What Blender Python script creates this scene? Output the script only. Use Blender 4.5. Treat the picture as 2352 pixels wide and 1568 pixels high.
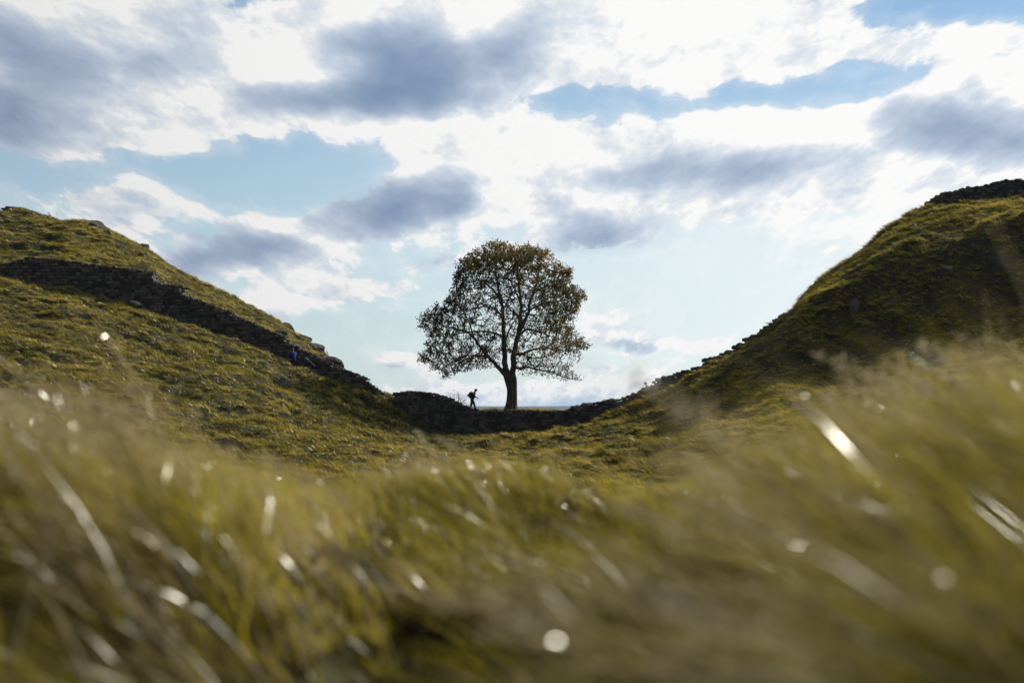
import bpy, bmesh, math, random
import numpy as np
from mathutils import Vector, Matrix, Euler

for o in list(bpy.data.objects):
    bpy.data.objects.remove(o)
random.seed(7)
RNG = np.random.default_rng(11)
scn = bpy.context.scene
col = scn.collection
R = math.radians

# ------------------------------------------------------------------ camera, light, exposure
F = 3266.4          # focal length in photo pixels at a width of 2352 (50 mm on 36 mm)
CX, HZ = 1176.0, 941.0   # picture centre column, horizon row
PITCH = math.atan((HZ - 784.0) / F)
cam_d = bpy.data.cameras.new('camera')
cam_d.lens, cam_d.sensor_width = 50.0, 36.0
cam_d.clip_start, cam_d.clip_end = 0.05, 40000.0
cam_d.dof.use_dof = True
cam_d.dof.focus_distance = 118.0
cam_d.dof.aperture_fstop = 2.1
cam_d.dof.aperture_blades = 0
cam = bpy.data.objects.new('camera', cam_d)
cam.location = (0, 0, 0)
cam.rotation_euler = (R(90) + PITCH, 0, 0)
col.objects.link(cam)
scn.camera = cam

SUN_EL, SUN_AZ = R(28), R(44)        # azimuth to the right of the view direction (+Y)
SUN = Vector((math.sin(SUN_AZ) * math.cos(SUN_EL), math.cos(SUN_AZ) * math.cos(SUN_EL), math.sin(SUN_EL)))
sun_d = bpy.data.lights.new('sun', 'SUN')
sun_d.energy = 5.0
sun_d.angle = R(0.5)
sun_d.color = (1.0, 0.94, 0.82)
sun = bpy.data.objects.new('sun', sun_d)
sun.rotation_euler = SUN.to_track_quat('Z', 'Y').to_euler()
sun.location = SUN * 200
col.objects.link(sun)

vs = scn.view_settings
scn.display_settings.display_device = 'sRGB'
vs.view_transform = 'Standard'
vs.look = 'None'
vs.exposure = 0.0
vs.gamma = 1.0
vs.use_curve_mapping = False
cy = scn.cycles
cy.use_denoising = True
cy.use_adaptive_sampling = True
cy.adaptive_threshold = 0.015
cy.adaptive_min_samples = 12
cy.max_bounces = 5
cy.diffuse_bounces = 2
cy.glossy_bounces = 2
cy.transmission_bounces = 3
cy.transparent_max_bounces = 8
cy.volume_bounces = 0
cy.sample_clamp_indirect = 4.0
cy.sample_clamp_direct = 0.0


class NT:
    """small helper for node trees"""
    def __init__(self, tree):
        self.t = tree
        self.n = tree.nodes
        self.l = tree.links

    def add(self, kind, **kw):
        nd = self.n.new(kind)
        for k, v in kw.items():
            setattr(nd, k, v)
        return nd

    def put(self, sock, v):
        if isinstance(v, bpy.types.NodeSocket):
            self.l.new(v, sock)
        else:
            sock.default_value = v

    def math(self, op, a, b=0.0, c=None, clamp=False):
        nd = self.add('ShaderNodeMath', operation=op, use_clamp=clamp)
        self.put(nd.inputs[0], a)
        self.put(nd.inputs[1], b)
        if c is not None:
            self.put(nd.inputs[2], c)
        return nd.outputs[0]

    def vmath(self, op, a, b=(0, 0, 0)):
        nd = self.add('ShaderNodeVectorMath', operation=op)
        self.put(nd.inputs[0], a)
        if op == 'SCALE':
            self.put(nd.inputs[3], b)
        else:
            self.put(nd.inputs[1], b)
        return nd.outputs['Value'] if op in ('LENGTH', 'DOT_PRODUCT', 'DISTANCE') else nd.outputs[0]

    def ramp(self, v, a, b, lo=0.0, hi=1.0, kind='SMOOTHSTEP'):
        nd = self.add('ShaderNodeMapRange', interpolation_type=kind)
        nd.clamp = True
        self.put(nd.inputs[0], v)
        for i, x in ((1, a), (2, b), (3, lo), (4, hi)):
            self.put(nd.inputs[i], x)
        return nd.outputs[0]

    def noise(self, vec, scale, detail=5.0, rough=0.55, dist=0.0, dim='3D', out=0):
        nd = self.add('ShaderNodeTexNoise', noise_dimensions=dim)
        if vec is not None:
            self.put(nd.inputs['Vector'], vec)
        nd.inputs['Scale'].default_value = scale
        nd.inputs['Detail'].default_value = detail
        nd.inputs['Roughness'].default_value = rough
        nd.inputs['Distortion'].default_value = dist
        return nd.outputs[out]

    def mix(self, f, a, b):
        nd = self.add('ShaderNodeMix', data_type='RGBA')
        self.put(nd.inputs[0], f)
        for i, v in ((6, a), (7, b)):
            if not isinstance(v, bpy.types.NodeSocket) and len(v) == 3:
                v = (*v, 1.0)
            self.put(nd.inputs[i], v)
        return nd.outputs[2]


# ------------------------------------------------------------------ sky with broken cumulus
def az_el(x, y):
    t = (x - CX) / F
    return math.atan(t), (HZ - y) / F / math.sqrt(1 + t * t)


# cloud bodies: x, y, half width, half height (photo pixels), tilt in degrees, weight
CLOUDS = [
    (150, 120, 430, 190, -4, 1.0), (230, 250, 250, 110, 8, .6), (420, 60, 260, 130, 0, .6), (60, 290, 190, 85, 0, .5),
    (690, 110, 190, 120, 30, .7), (560, 225, 190, 70, -8, .55), (900, 120, 330, 170, 12, 1.0), (740, 240, 230, 75, 0, .7),
    (1180, 60, 380, 120, 0, .8), (1560, 70, 560, 120, 3, 1.0), (1950, 110, 380, 85, 4, .8), (1300, 170, 280, 60, 0, .5),
    (1000, 310, 470, 50, -3, .7), (1500, 290, 620, 85, -3, 1.0), (1450, 390, 560, 95, 3, 1.0), (1060, 430, 320, 95, 14, .85),
    (1900, 330, 480, 130, 6, 1.0), (2250, 230, 260, 150, 22, .9), (2270, 350, 240, 100, 10, .7), (1800, 430, 420, 55, 0, .7),
    (890, 465, 200, 62, 14, .8), (1340, 540, 210, 75, 6, .7), (1600, 500, 420, 60, -2, .35),
    (310, 468, 150, 66, 15, 1.15), (140, 452, 62, 26, 5, .5), (450, 485, 55, 28, 0, .42),
    (490, 585, 150, 75, 14, .75), (660, 555, 200, 65, 16, .6), (640, 620, 190, 45, 0, .55),
    (720, 690, 160, 42, 3, .95), (880, 672, 190, 26, 4, .42), (1000, 600, 60, 26, 20, .3),
    (1440, 772, 85, 34, 3, .72), (1590, 778, 130, 20, -3, .6), (1770, 690, 80, 36, 0, .25), (915, 822, 48, 20, 0, .7),
    (1360, 862, 60, 20, 0, .62), (1450, 882, 110, 22, 5, .6),
    (960, 905, 120, 26, 0, .75), (1110, 905, 140, 28, 0, .7), (1290, 915, 190, 36, 0, .8), (1460, 900, 140, 26, 3, .65),
]
# clear sky showing between the clouds
GAPS = [
    (460, 175, 115, 58, -8, .55), (570, 50, 70, 60, 0, .35), (1560, 210, 480, 44, 1, .62), (1880, 222, 180, 42, 0, .4), (1300, 205, 160, 34, 0, .3),
    (2200, 10, 330, 62, 6, .85), (2110, 175, 90, 55, 20, .45), (330, 400, 420, 66, -6, .5), (700, 385, 270, 66, 5, .5), (1600, 640, 480, 60, 0, .2),
]
# thick cloud that the sun does not get through
THICK = [
    (920, 120, 150, 130, 12, 1.15), (1060, 160, 170, 70, 10, .75), (740, 240, 210, 52, 0, .95), (950, 215, 200, 50, 0, .6),
    (30, 250, 150, 110, 20, 1.0), (60, 100, 130, 80, -20, .7), (330, 100, 200, 90, 25, .45), (210, 290, 90, 60, 0, .35),
    (890, 468, 190, 58, 12, 1.25), (1040, 470, 60, 36, 0, .5), (1380, 545, 160, 52, 4, .85), (480, 590, 120, 60, 12, .95),
    (620, 590, 110, 40, 12, .5), (1700, 395, 300, 55, 0, .65), (1520, 345, 130, 45, 10, .35), (2140, 285, 110, 60, 0, .8),
    (2310, 290, 120, 75, -10, .95), (270, 492, 60, 20, 15, .2), (1440, 792, 60, 16, 0, .75), (640, 560, 70, 26, 10, .35), (1290, 930, 120, 16, 0, .35),
    (1200, 90, 100, 90, 50, .5), (1330, 410, 130, 55, 10, .3), (1000, 600, 50, 20, 20, .35), (890, 830, 30, 10, 0, .3),
]

world = bpy.data.worlds.new('World')
scn.world = world
world.use_nodes = True
world.cycles.sampling_method = 'MANUAL'
world.cycles.sample_map_resolution = 512
w = NT(world.node_tree)
w.n.clear()
tc = w.add('ShaderNodeTexCoord')
sky = w.add('ShaderNodeTexSky', sky_type='NISHITA')
sky.sun_disc = False
sky.sun_elevation = SUN_EL
sky.sun_rotation = SUN_AZ
sky.altitude = 250
sky.air_density = 0.9
sky.dust_density = 0.15
sky.ozone_density = 2.0
sep = w.add('ShaderNodeSeparateXYZ')
w.put(sep.inputs[0], tc.outputs['Generated'])
sx, sy, sz = sep.outputs
az = w.math('ARCTAN2', sx, sy)
rho = w.math('SQRT', w.math('ADD', w.math('MULTIPLY', sx, sx), w.math('ADD', w.math('MULTIPLY', sy, sy), 1e-5)))
el = w.math('DIVIDE', sz, rho)
comb = w.add('ShaderNodeCombineXYZ')
w.put(comb.inputs[0], az)
w.put(comb.inputs[1], el)
ae = comb.outputs[0]
# perspective of a cloud layer: features shrink towards the horizon
eh = w.math('ADD', w.math('MAXIMUM', el, 0.0), 0.13)
cq = w.add('ShaderNodeCombineXYZ')
w.put(cq.inputs[0], w.math('DIVIDE', az, eh))
w.put(cq.inputs[1], w.math('MULTIPLY', w.math('LOGARITHM', eh, math.e), 1.35))
q = cq.outputs[0]
warp = w.noise(q, 2.6, 4, .6, out=1)
warp = w.vmath('SCALE', w.vmath('SUBTRACT', warp, (.5, .5, .5)), w.math('MULTIPLY', eh, .24))
aw = w.vmath('ADD', ae, w.vmath('MULTIPLY', warp, (1, .8, 0)))


asep = w.add('ShaderNodeSeparateXYZ')
w.put(asep.inputs[0], aw)


def blobs(items, after=0.0):
    """sum of soft ellipses, in batches: z carries the running sum so that a batch waits for the one before it"""
    tot, vec = None, None
    for i, (x, y, a, b, rot, wt) in enumerate(items):
        if i % 10 == 0:
            c = w.add('ShaderNodeCombineXYZ')
            w.put(c.inputs[0], asep.outputs[0])
            w.put(c.inputs[1], asep.outputs[1])
            w.put(c.inputs[2], after if tot is None else tot)
            vec = c.outputs[0]
        u, v = az_el(x, y)
        g = w.add('ShaderNodeTexGradient', gradient_type='SPHERICAL')
        g.texture_mapping.vector_type = 'TEXTURE'
        g.texture_mapping.translation = (u, v, 0)
        g.texture_mapping.rotation = (0, 0, R(rot))
        g.texture_mapping.scale = (a / F * 1.3, b / F * 1.3, 1e5)
        w.put(g.inputs[0], vec)
        tot = w.math('MULTIPLY_ADD', g.outputs[1], wt * 1.3, 0.0 if tot is None else tot)
    return tot


inside = w.math('MULTIPLY', w.ramp(w.math('ABSOLUTE', az), .52, .36), w.ramp(el, .42, .29))
bed = w.ramp(w.noise(q, .9, 3, .5), .30, .72, .0, 1.0)
b_cloud = blobs(CLOUDS)
b_gap = blobs(GAPS, b_cloud)
b_thick = blobs(THICK, b_gap)
cov = w.math('SUBTRACT', w.math('MINIMUM', b_cloud, 1.25), b_gap)
mixc = w.add('ShaderNodeMix', data_type='FLOAT')
w.put(mixc.inputs[0], inside)
w.put(mixc.inputs[2], bed)
w.put(mixc.inputs[3], cov)
cov = mixc.outputs[0]


def fbm(vec):
    a = w.noise(vec, 3.4, 8, .64)
    b = w.noise(vec, 11.0, 5, .66)
    return w.math('ADD', w.math('MULTIPLY', a, .64), w.math('MULTIPLY', b, .36))


f0 = fbm(q)
f1 = fbm(w.vmath('ADD', q, (.05, .075, 0)))
dens = w.math('ADD', cov, w.math('MULTIPLY', w.math('SUBTRACT', f0, .5), 4.2))
alpha = w.ramp(dens, .08, .50)
thin = w.ramp(dens, -.35, .2, 0, .22)
alpha = w.math('MAXIMUM', alpha, thin)
relief = w.math('MULTIPLY', w.math('SUBTRACT', f1, f0), 2.3)
tk = w.math('ADD', w.math('MULTIPLY', b_thick, w.math('ADD', w.math('MULTIPLY', f0, .9), .45)), w.math('MULTIPLY', w.math('SUBTRACT', f0, .48), .65))
tk = w.math('ADD', tk, relief)
mixt = w.add('ShaderNodeMix', data_type='FLOAT')
w.put(mixt.inputs[0], inside)
w.put(mixt.inputs[2], w.math('ADD', w.math('MULTIPLY', w.math('SUBTRACT', dens, .3), .45), relief))
w.put(mixt.inputs[3], tk)
tpos = w.math('MAXIMUM', w.math('ADD', mixt.outputs[0], .0), 0.0)
thick = w.math('DIVIDE', tpos, w.math('ADD', tpos, .62))
cosun = w.vmath('DOT_PRODUCT', tc.outputs['Generated'], tuple(SUN))
fwd = w.ramp(cosun, -.4, .88, .16, 1.0)
ramp = w.add('ShaderNodeValToRGB')
re_ = ramp.color_ramp.elements
re_.new(.34)
for e_, (p_, c_) in zip(re_, ((.04, (.97, .97, .96)), (.36, (.60, .68, .79)), (.82, (.13, .23, .41)))):
    e_.position, e_.color = p_, (*c_, 1)
w.put(ramp.inputs[0], thick)
cc = w.vmath('SCALE', ramp.outputs[0], w.math('MULTIPLY', fwd, 10.0))
veil = w.ramp(el, .30, -.02, 0.0, .92, 'LINEAR')      # thin high haze, deeper towards the horizon
skyc = w.mix(veil, w.vmath('MULTIPLY', sky.outputs[0], (.92, 1.03, 1.02)), w.vmath('SCALE', (6.6, 7.7, 8.0), fwd))
aur = w.math('MULTIPLY', w.ramp(cosun, .56, .90, 0, .85), w.ramp(el, .24, .10))                     # bright veil round the sun
skyc = w.mix(aur, skyc, (9.4, 9.7, 9.6))
full = w.mix(alpha, skyc, cc)
bg = w.add('ShaderNodeBackground')
w.put(bg.inputs[0], full)
bg.inputs[1].default_value = 0.1
wo = w.add('ShaderNodeOutputWorld')
w.l.new(bg.outputs[0], wo.inputs[0])


# ------------------------------------------------------------------ helpers
def tag(o, label=None, category=None, group=None, kind=None):
    for k, v in (('label', label), ('category', category), ('group', group), ('kind', kind)):
        if v:
            o[k] = v
    return o


def empty(name, loc=(0, 0, 0)):
    o = bpy.data.objects.new(name, None)
    o.empty_display_size = 0.3
    o.location = loc
    col.objects.link(o)
    return o


def mesh_from(name, verts, faces, smooth=False):
    me = bpy.data.meshes.new(name)
    me.from_pydata([tuple(v) for v in verts], [], [tuple(f) for f in faces])
    if smooth:
        me.polygons.foreach_set('use_smooth', [True] * len(me.polygons))
    me.update()
    return me


def fast_mesh(name, verts, quads, smooth=True):
    """numpy verts (n,3) and faces (m,k) into a mesh"""
    verts = np.asarray(verts, np.float32)
    quads = np.asarray(quads, np.int32)
    me = bpy.data.meshes.new(name)
    n, (m, k) = len(verts), quads.shape
    me.vertices.add(n)
    me.vertices.foreach_set('co', verts.ravel())
    me.loops.add(m * k)
    me.loops.foreach_set('vertex_index', quads.ravel())
    me.polygons.add(m)
    me.polygons.foreach_set('loop_start', np.arange(0, m * k, k, dtype=np.int32))
    me.polygons.foreach_set('use_smooth', np.full(m, smooth))
    me.update(calc_edges=True)
    return me


def link(name, me, mat=None, parent=None):
    o = bpy.data.objects.new(name, me)
    if mat and not me.materials:
        me.materials.append(mat)
    if parent:
        o.parent = parent
    col.objects.link(o)
    return o


def vattr(me, name, values):
    a = me.attributes.new(name, 'FLOAT', 'POINT')
    a.data.foreach_set('value', np.asarray(values, np.float32))


def at(x, y, Y):
    """photo pixel (at a width of 2352) and a distance -> point"""
    return np.array(((x - CX) / F * Y, Y, (HZ - y) / F * Y))


def _hash(ix, iy, seed):
    h = (ix * 374761393 + iy * 668265263 + seed * 1442695041) & 0x7fffffff
    h = ((h ^ (h >> 13)) * 1274126177) & 0x7fffffff
    return ((h ^ (h >> 16)) & 0xffff) / 65535.0


def vnoise(x, y, seed=0):
    x, y = np.asarray(x, float), np.asarray(y, float)
    ix, iy = np.floor(x).astype(np.int64), np.floor(y).astype(np.int64)
    fx, fy = x - ix, y - iy
    fx, fy = fx * fx * (3 - 2 * fx), fy * fy * (3 - 2 * fy)
    a, b = _hash(ix, iy, seed), _hash(ix + 1, iy, seed)
    c, d = _hash(ix, iy + 1, seed), _hash(ix + 1, iy + 1, seed)
    return (a + (b - a) * fx) * (1 - fy) + (c + (d - c) * fx) * fy


def fbm2(x, y, seed=0, octv=4, gain=.5):
    t, amp, tot = 0.0, 1.0, 0.0
    for i in range(octv):
        t = t + amp * vnoise(x * 2 ** i + i * 17.3, y * 2 ** i - i * 9.1, seed + i)
        tot += amp
        amp *= gain
    return t / tot - 0.5


def sstep(a, b, x):
    t = np.clip((np.asarray(x, float) - a) / (b - a), 0, 1)
    return t * t * (3 - 2 * t)


# ------------------------------------------------------------------ materials
def material(name):
    m = bpy.data.materials.new(name)
    m.use_nodes = True
    n = NT(m.node_tree)
    n.n.clear()
    out = n.add('ShaderNodeOutputMaterial')
    return m, n, out


def principled(n, out, colr, rough=.8, spec=.3, bump=None, bdist=.02):
    p = n.add('ShaderNodeBsdfPrincipled')
    n.put(p.inputs['Base Color'], colr if isinstance(colr, bpy.types.NodeSocket) else (*colr, 1))
    n.put(p.inputs['Roughness'], rough)
    n.put(p.inputs['Specular IOR Level'], spec)
    if bump is not None:
        b = n.add('ShaderNodeBump')
        b.inputs['Distance'].default_value = bdist
        n.put(b.inputs['Height'], bump)
        n.l.new(b.outputs[0], p.inputs['Normal'])
    n.l.new(p.outputs[0], out.inputs[0])
    return p


def plain(name, c, rough=.8, spec=.3, var=.25, scale=25.0):
    m, n, out = material(name)
    g = n.add('ShaderNodeTexCoord')
    f = n.noise(g.outputs['Object'], scale, 4, .6)
    cc = n.mix(f, tuple(x * (1 - var) for x in c), tuple(min(1, x * (1 + var)) for x in c))
    principled(n, out, cc, rough, spec, f, .004)
    return m


def grass_material(name, cols, transl=.55, rough=.35, patch=.18, gloss=.12, straw=.28, swing=1.9, lift=.5):
    """blades: base to tip along attribute 'tip', colour by patch and by tuft"""
    m, n, out = material(name)
    geo = n.add('ShaderNodeNewGeometry')
    oi = n.add('ShaderNodeObjectInfo')
    tipn = n.add('ShaderNodeAttribute', attribute_name='tip')
    ton = n.add('ShaderNodeAttribute', attribute_name='tone')
    tip, tone = tipn.outputs['Fac'], ton.outputs['Fac']
    big = n.noise(geo.outputs['Position'], patch, 4, .6)
    fine = n.noise(geo.outputs['Position'], patch * 7, 2, .5)
    k = n.math('ADD', n.math('MULTIPLY', n.math('SUBTRACT', big, .5), swing), n.math('MULTIPLY', n.math('SUBTRACT', fine, .5), .9))
    k = n.math('ADD', k, n.math('MULTIPLY', n.math('SUBTRACT', oi.outputs['Random'], .5), .7))
    k = n.math('ADD', k, n.math('MULTIPLY', n.math('SUBTRACT', tone, .5), .9))
    k = n.math('ADD', k, lift, clamp=True)
    cr = n.add('ShaderNodeValToRGB')
    el = cr.color_ramp.elements
    while len(el) < len(cols):
        el.new(.5)
    for e, (p, c) in zip(el, cols):
        e.position = p
        e.color = (*c, 1)
    n.put(cr.inputs[0], k)
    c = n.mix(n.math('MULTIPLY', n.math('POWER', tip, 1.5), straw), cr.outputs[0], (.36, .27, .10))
    c = n.mix(n.ramp(tip, .42, .05), c, (.050, .038, .014))          # brown sheaths at the blade foot, darkened to paint in tussock shade
    d = n.add('ShaderNodeBsdfDiffuse')
    t = n.add('ShaderNodeBsdfTranslucent')
    n.put(d.inputs[0], c)
    n.put(t.inputs[0], c)
    mx = n.add('ShaderNodeMixShader')
    mx.inputs[0].default_value = transl
    n.l.new(d.outputs[0], mx.inputs[1])
    n.l.new(t.outputs[0], mx.inputs[2])
    gl = n.add('ShaderNodeBsdfGlossy')
    gl.inputs['Roughness'].default_value = rough
    gl.inputs[0].default_value = (.9, .9, .85, 1)
    m2 = n.add('ShaderNodeMixShader')
    fr = n.add('ShaderNodeFresnel')
    fr.inputs[0].default_value = 1.35
    shiny = n.ramp(tone, .70, .92, .25, 2.0)                          # only some blades are glazed
    n.put(m2.inputs[0], n.math('MULTIPLY', n.math('MULTIPLY', fr.outputs[0], gloss * 5), shiny, clamp=True))
    n.l.new(mx.outputs[0], m2.inputs[1])
    n.l.new(gl.outputs[0], m2.inputs[2])
    n.l.new(m2.outputs[0], out.inputs[0])
    return m


def make_ground_mat():
    m, n, out = material('turf')
    geo = n.add('ShaderNodeNewGeometry')
    p = geo.outputs['Position']
    a = n.noise(p, .25, 6, .6)
    b = n.noise(p, 2.2, 5, .6)
    c = n.mix(n.ramp(a, .35, .65), (.022, .020, .006), (.055, .05, .010))
    c = n.mix(n.ramp(b, .5, .8), c, (.10, .08, .03))
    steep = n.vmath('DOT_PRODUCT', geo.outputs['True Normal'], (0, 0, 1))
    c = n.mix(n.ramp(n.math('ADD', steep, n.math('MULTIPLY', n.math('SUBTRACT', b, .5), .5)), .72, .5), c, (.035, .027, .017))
    c = n.mix(n.ramp(n.vmath('LENGTH', p), 60, 25), c, n.mix(n.ramp(n.noise(p, 3, 4, .6), .4, .65), (.022, .017, .009), (.06, .055, .014)))      # thatch and peat of the tussock ground, coloured dark for shade in the hollows
    # far country: heath and forestry
    d = n.vmath('LENGTH', p)
    far = n.mix(n.ramp(n.noise(p, .0012, 3, .5), .4, .6), (.05, .055, .03), (.10, .08, .05))
    c = n.mix(n.ramp(d, 250, 600), c, far)
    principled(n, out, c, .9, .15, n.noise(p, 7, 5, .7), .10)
    return m


def make_stone_mat(name, dark, light, lichen=.3):
    m, n, out = material(name)
    tcn = n.add('ShaderNodeNewGeometry')
    ton = n.add('ShaderNodeAttribute', attribute_name='tone')
    p = tcn.outputs['Position']
    a = n.noise(p, 1.4, 5, .65)
    b = n.noise(p, 9, 5, .65)
    k = n.math('ADD', n.math('MULTIPLY', ton.outputs['Fac'], .7), n.math('MULTIPLY', n.math('SUBTRACT', a, .5), .9), clamp=True)
    c = n.mix(k, dark, light)
    c = n.mix(n.math('MULTIPLY', n.ramp(b, .58, .72), lichen), c, (.30, .30, .24))
    c = n.mix(n.math('MULTIPLY', n.ramp(n.noise(p, .8, 4, .6), .55, .75), .35), c, (.05, .055, .02))
    principled(n, out, c, .92, .15, b, .03)
    return m


M = {}
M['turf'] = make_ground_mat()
M['stone'] = make_stone_mat('weathered_whinstone', (.050, .046, .038), (.19, .17, .135))
M['core'] = make_stone_mat('wall_mortar', (.06, .056, .046), (.12, .112, .09), .2)
M['rock'] = make_stone_mat('crag_rock', (.04, .038, .034), (.125, .12, .11), .4)
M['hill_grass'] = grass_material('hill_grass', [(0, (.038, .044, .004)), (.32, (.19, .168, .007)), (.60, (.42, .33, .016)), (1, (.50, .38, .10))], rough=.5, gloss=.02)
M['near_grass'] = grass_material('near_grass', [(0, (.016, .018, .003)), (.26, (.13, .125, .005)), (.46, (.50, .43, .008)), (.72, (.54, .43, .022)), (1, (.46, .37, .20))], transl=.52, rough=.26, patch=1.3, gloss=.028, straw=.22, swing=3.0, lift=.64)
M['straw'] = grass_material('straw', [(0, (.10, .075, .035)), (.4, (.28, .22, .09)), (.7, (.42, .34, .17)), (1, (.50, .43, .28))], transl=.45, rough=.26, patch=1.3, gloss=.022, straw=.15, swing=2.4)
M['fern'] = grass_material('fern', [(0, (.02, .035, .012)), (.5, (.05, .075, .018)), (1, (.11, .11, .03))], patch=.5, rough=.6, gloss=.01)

# ------------------------------------------------------------------ the lie of the land
# height curves across the picture at fixed distances, read off the photograph (x, y in pixels at 2352 wide)
ROWS = {
    75: [(-900, 760), (-300, 870), (0, 905), (200, 940), (400, 980), (600, 1020), (900, 1075), (1200, 1090), (1500, 1080), (1800, 1020), (2100, 960), (2352, 910), (3200, 720)],
    90: [(-900, 660), (-300, 765), (0, 795), (200, 835), (400, 885), (600, 945), (750, 992), (900, 1035), (1100, 1060), (1300, 1052), (1500, 1015), (1650, 972), (1800, 915), (1950, 890), (2100, 850), (2352, 805), (3200, 600)],
    100: [(-900, 600), (-300, 690), (0, 722), (200, 765), (400, 820), (600, 885), (700, 935), (800, 985), (900, 1020), (1000, 1040), (1150, 1036), (1300, 1026), (1450, 1000), (1600, 950), (1750, 865), (1850, 838), (1950, 812), (2100, 775), (2200, 750), (2352, 712), (3200, 480)],
    104: [(-900, 585), (-300, 672), (0, 702), (190, 740), (400, 796), (590, 860), (720, 924), (800, 962), (870, 992), (950, 1020), (1020, 1028), (1100, 1026), (1200, 1025), (1300, 1014), (1400, 995), (1450, 980), (1520, 955), (1600, 920), (1700, 865), (1750, 835), (1800, 800), (1850, 772), (1880, 755), (1950, 722), (2050, 688), (2150, 660), (2250, 630), (2352, 595), (3200, 430)],
    108: [(-900, 570), (-300, 655), (0, 682), (190, 718), (400, 772), (590, 838), (720, 902), (800, 938), (870, 970), (950, 1005), (1020, 1018), (1100, 1016), (1200, 1015), (1300, 1002), (1400, 977), (1450, 958), (1520, 925), (1600, 885), (1700, 825), (1740, 795), (1800, 750), (1850, 705), (1880, 672), (1950, 632), (2050, 598), (2150, 565), (2250, 525), (2352, 487), (3200, 400)],
    113: [(-900, 545), (-300, 632), (0, 657), (190, 692), (400, 745), (590, 812), (720, 872), (800, 905), (870, 935), (950, 985), (1010, 1006), (1100, 1006), (1200, 1006), (1300, 993), (1350, 982), (1400, 965), (1450, 946), (1520, 911), (1600, 870), (1650, 841), (1700, 810), (1740, 780), (1800, 735), (1850, 685), (1920, 640), (1990, 595), (2050, 560), (2100, 540), (2200, 515), (2352, 475), (3200, 390)],
    117.6: [(-900, 530), (-300, 615), (0, 637), (60, 642), (120, 650), (190, 672), (260, 690), (330, 705), (400, 725), (450, 740), (520, 765), (590, 790), (640, 810), (670, 825), (720, 850), (800, 880), (840, 892), (870, 908), (900, 930), (950, 965), (1010, 992), (1060, 1003), (1100, 1004), (1200, 1004), (1290, 1000), (1350, 988), (1400, 973), (1450, 955), (1520, 922), (1600, 883), (1700, 822), (1800, 745), (1850, 690), (1920, 636), (1990, 584), (2050, 540), (2100, 515), (2200, 490), (2352, 462), (3200, 385)],
    119.4: [(-900, 520), (-300, 605), (0, 613), (60, 600), (100, 600), (150, 606), (220, 617), (300, 627), (345, 636), (365, 660), (410, 668), (430, 692), (450, 700), (520, 724), (560, 744), (600, 762), (640, 780), (660, 794), (720, 828), (760, 852), (800, 875), (840, 886), (870, 903), (895, 913), (920, 918), (970, 916), (1030, 930), (1060, 942), (1090, 947), (1180, 947), (1290, 948), (1350, 940), (1400, 940), (1430, 928), (1480, 902), (1520, 893), (1600, 875), (1700, 818), (1800, 745), (1850, 688), (1920, 632), (1990, 580), (2050, 532), (2100, 505), (2200, 484), (2352, 460), (3200, 385)],
    126: [(-900, 500), (-300, 575), (0, 582), (190, 592), (345, 620), (450, 674), (520, 704), (600, 747), (660, 780), (720, 812), (760, 842), (800, 872), (870, 910), (905, 930), (960, 945), (1100, 950), (1290, 952), (1350, 955), (1400, 950), (1520, 920), (1600, 888), (1700, 830), (1800, 752), (1850, 684), (1920, 627), (1990, 572), (2050, 518), (2100, 488), (2150, 473), (2250, 464), (2352, 456), (3200, 385)],
    135: [(-900, 470), (-300, 525), (0, 532), (110, 547), (190, 554), (280, 577), (380, 631), (450, 662), (520, 692), (600, 730), (660, 766), (720, 808), (760, 840), (800, 873), (870, 918), (905, 938), (960, 952), (1100, 956), (1290, 958), (1400, 960), (1520, 935), (1600, 905), (1700, 855), (1800, 785), (1900, 690), (2000, 610), (2100, 535), (2200, 495), (2352, 478), (3200, 400)],
    145: [(-900, 450), (-200, 478), (0, 488), (40, 487), (75, 491), (110, 503), (150, 512), (190, 513), (225, 521), (280, 546), (335, 576), (380, 608), (450, 646), (520, 681), (600, 721), (660, 756), (700, 786), (760, 838), (800, 872), (850, 905), (905, 945), (960, 958), (1100, 962), (1300, 966), (1400, 966), (1520, 945), (1700, 880), (1900, 730), (2100, 590), (2352, 520), (3200, 430)],
    165: [(-900, 500), (0, 560), (300, 650), (600, 800), (800, 920), (960, 970), (1300, 985), (1500, 975), (1800, 880), (2100, 740), (2352, 660), (3200, 560)],
    230: [(-900, 800), (0, 880), (600, 960), (1200, 1000), (1800, 980), (2352, 930), (3200, 880)],
}
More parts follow.
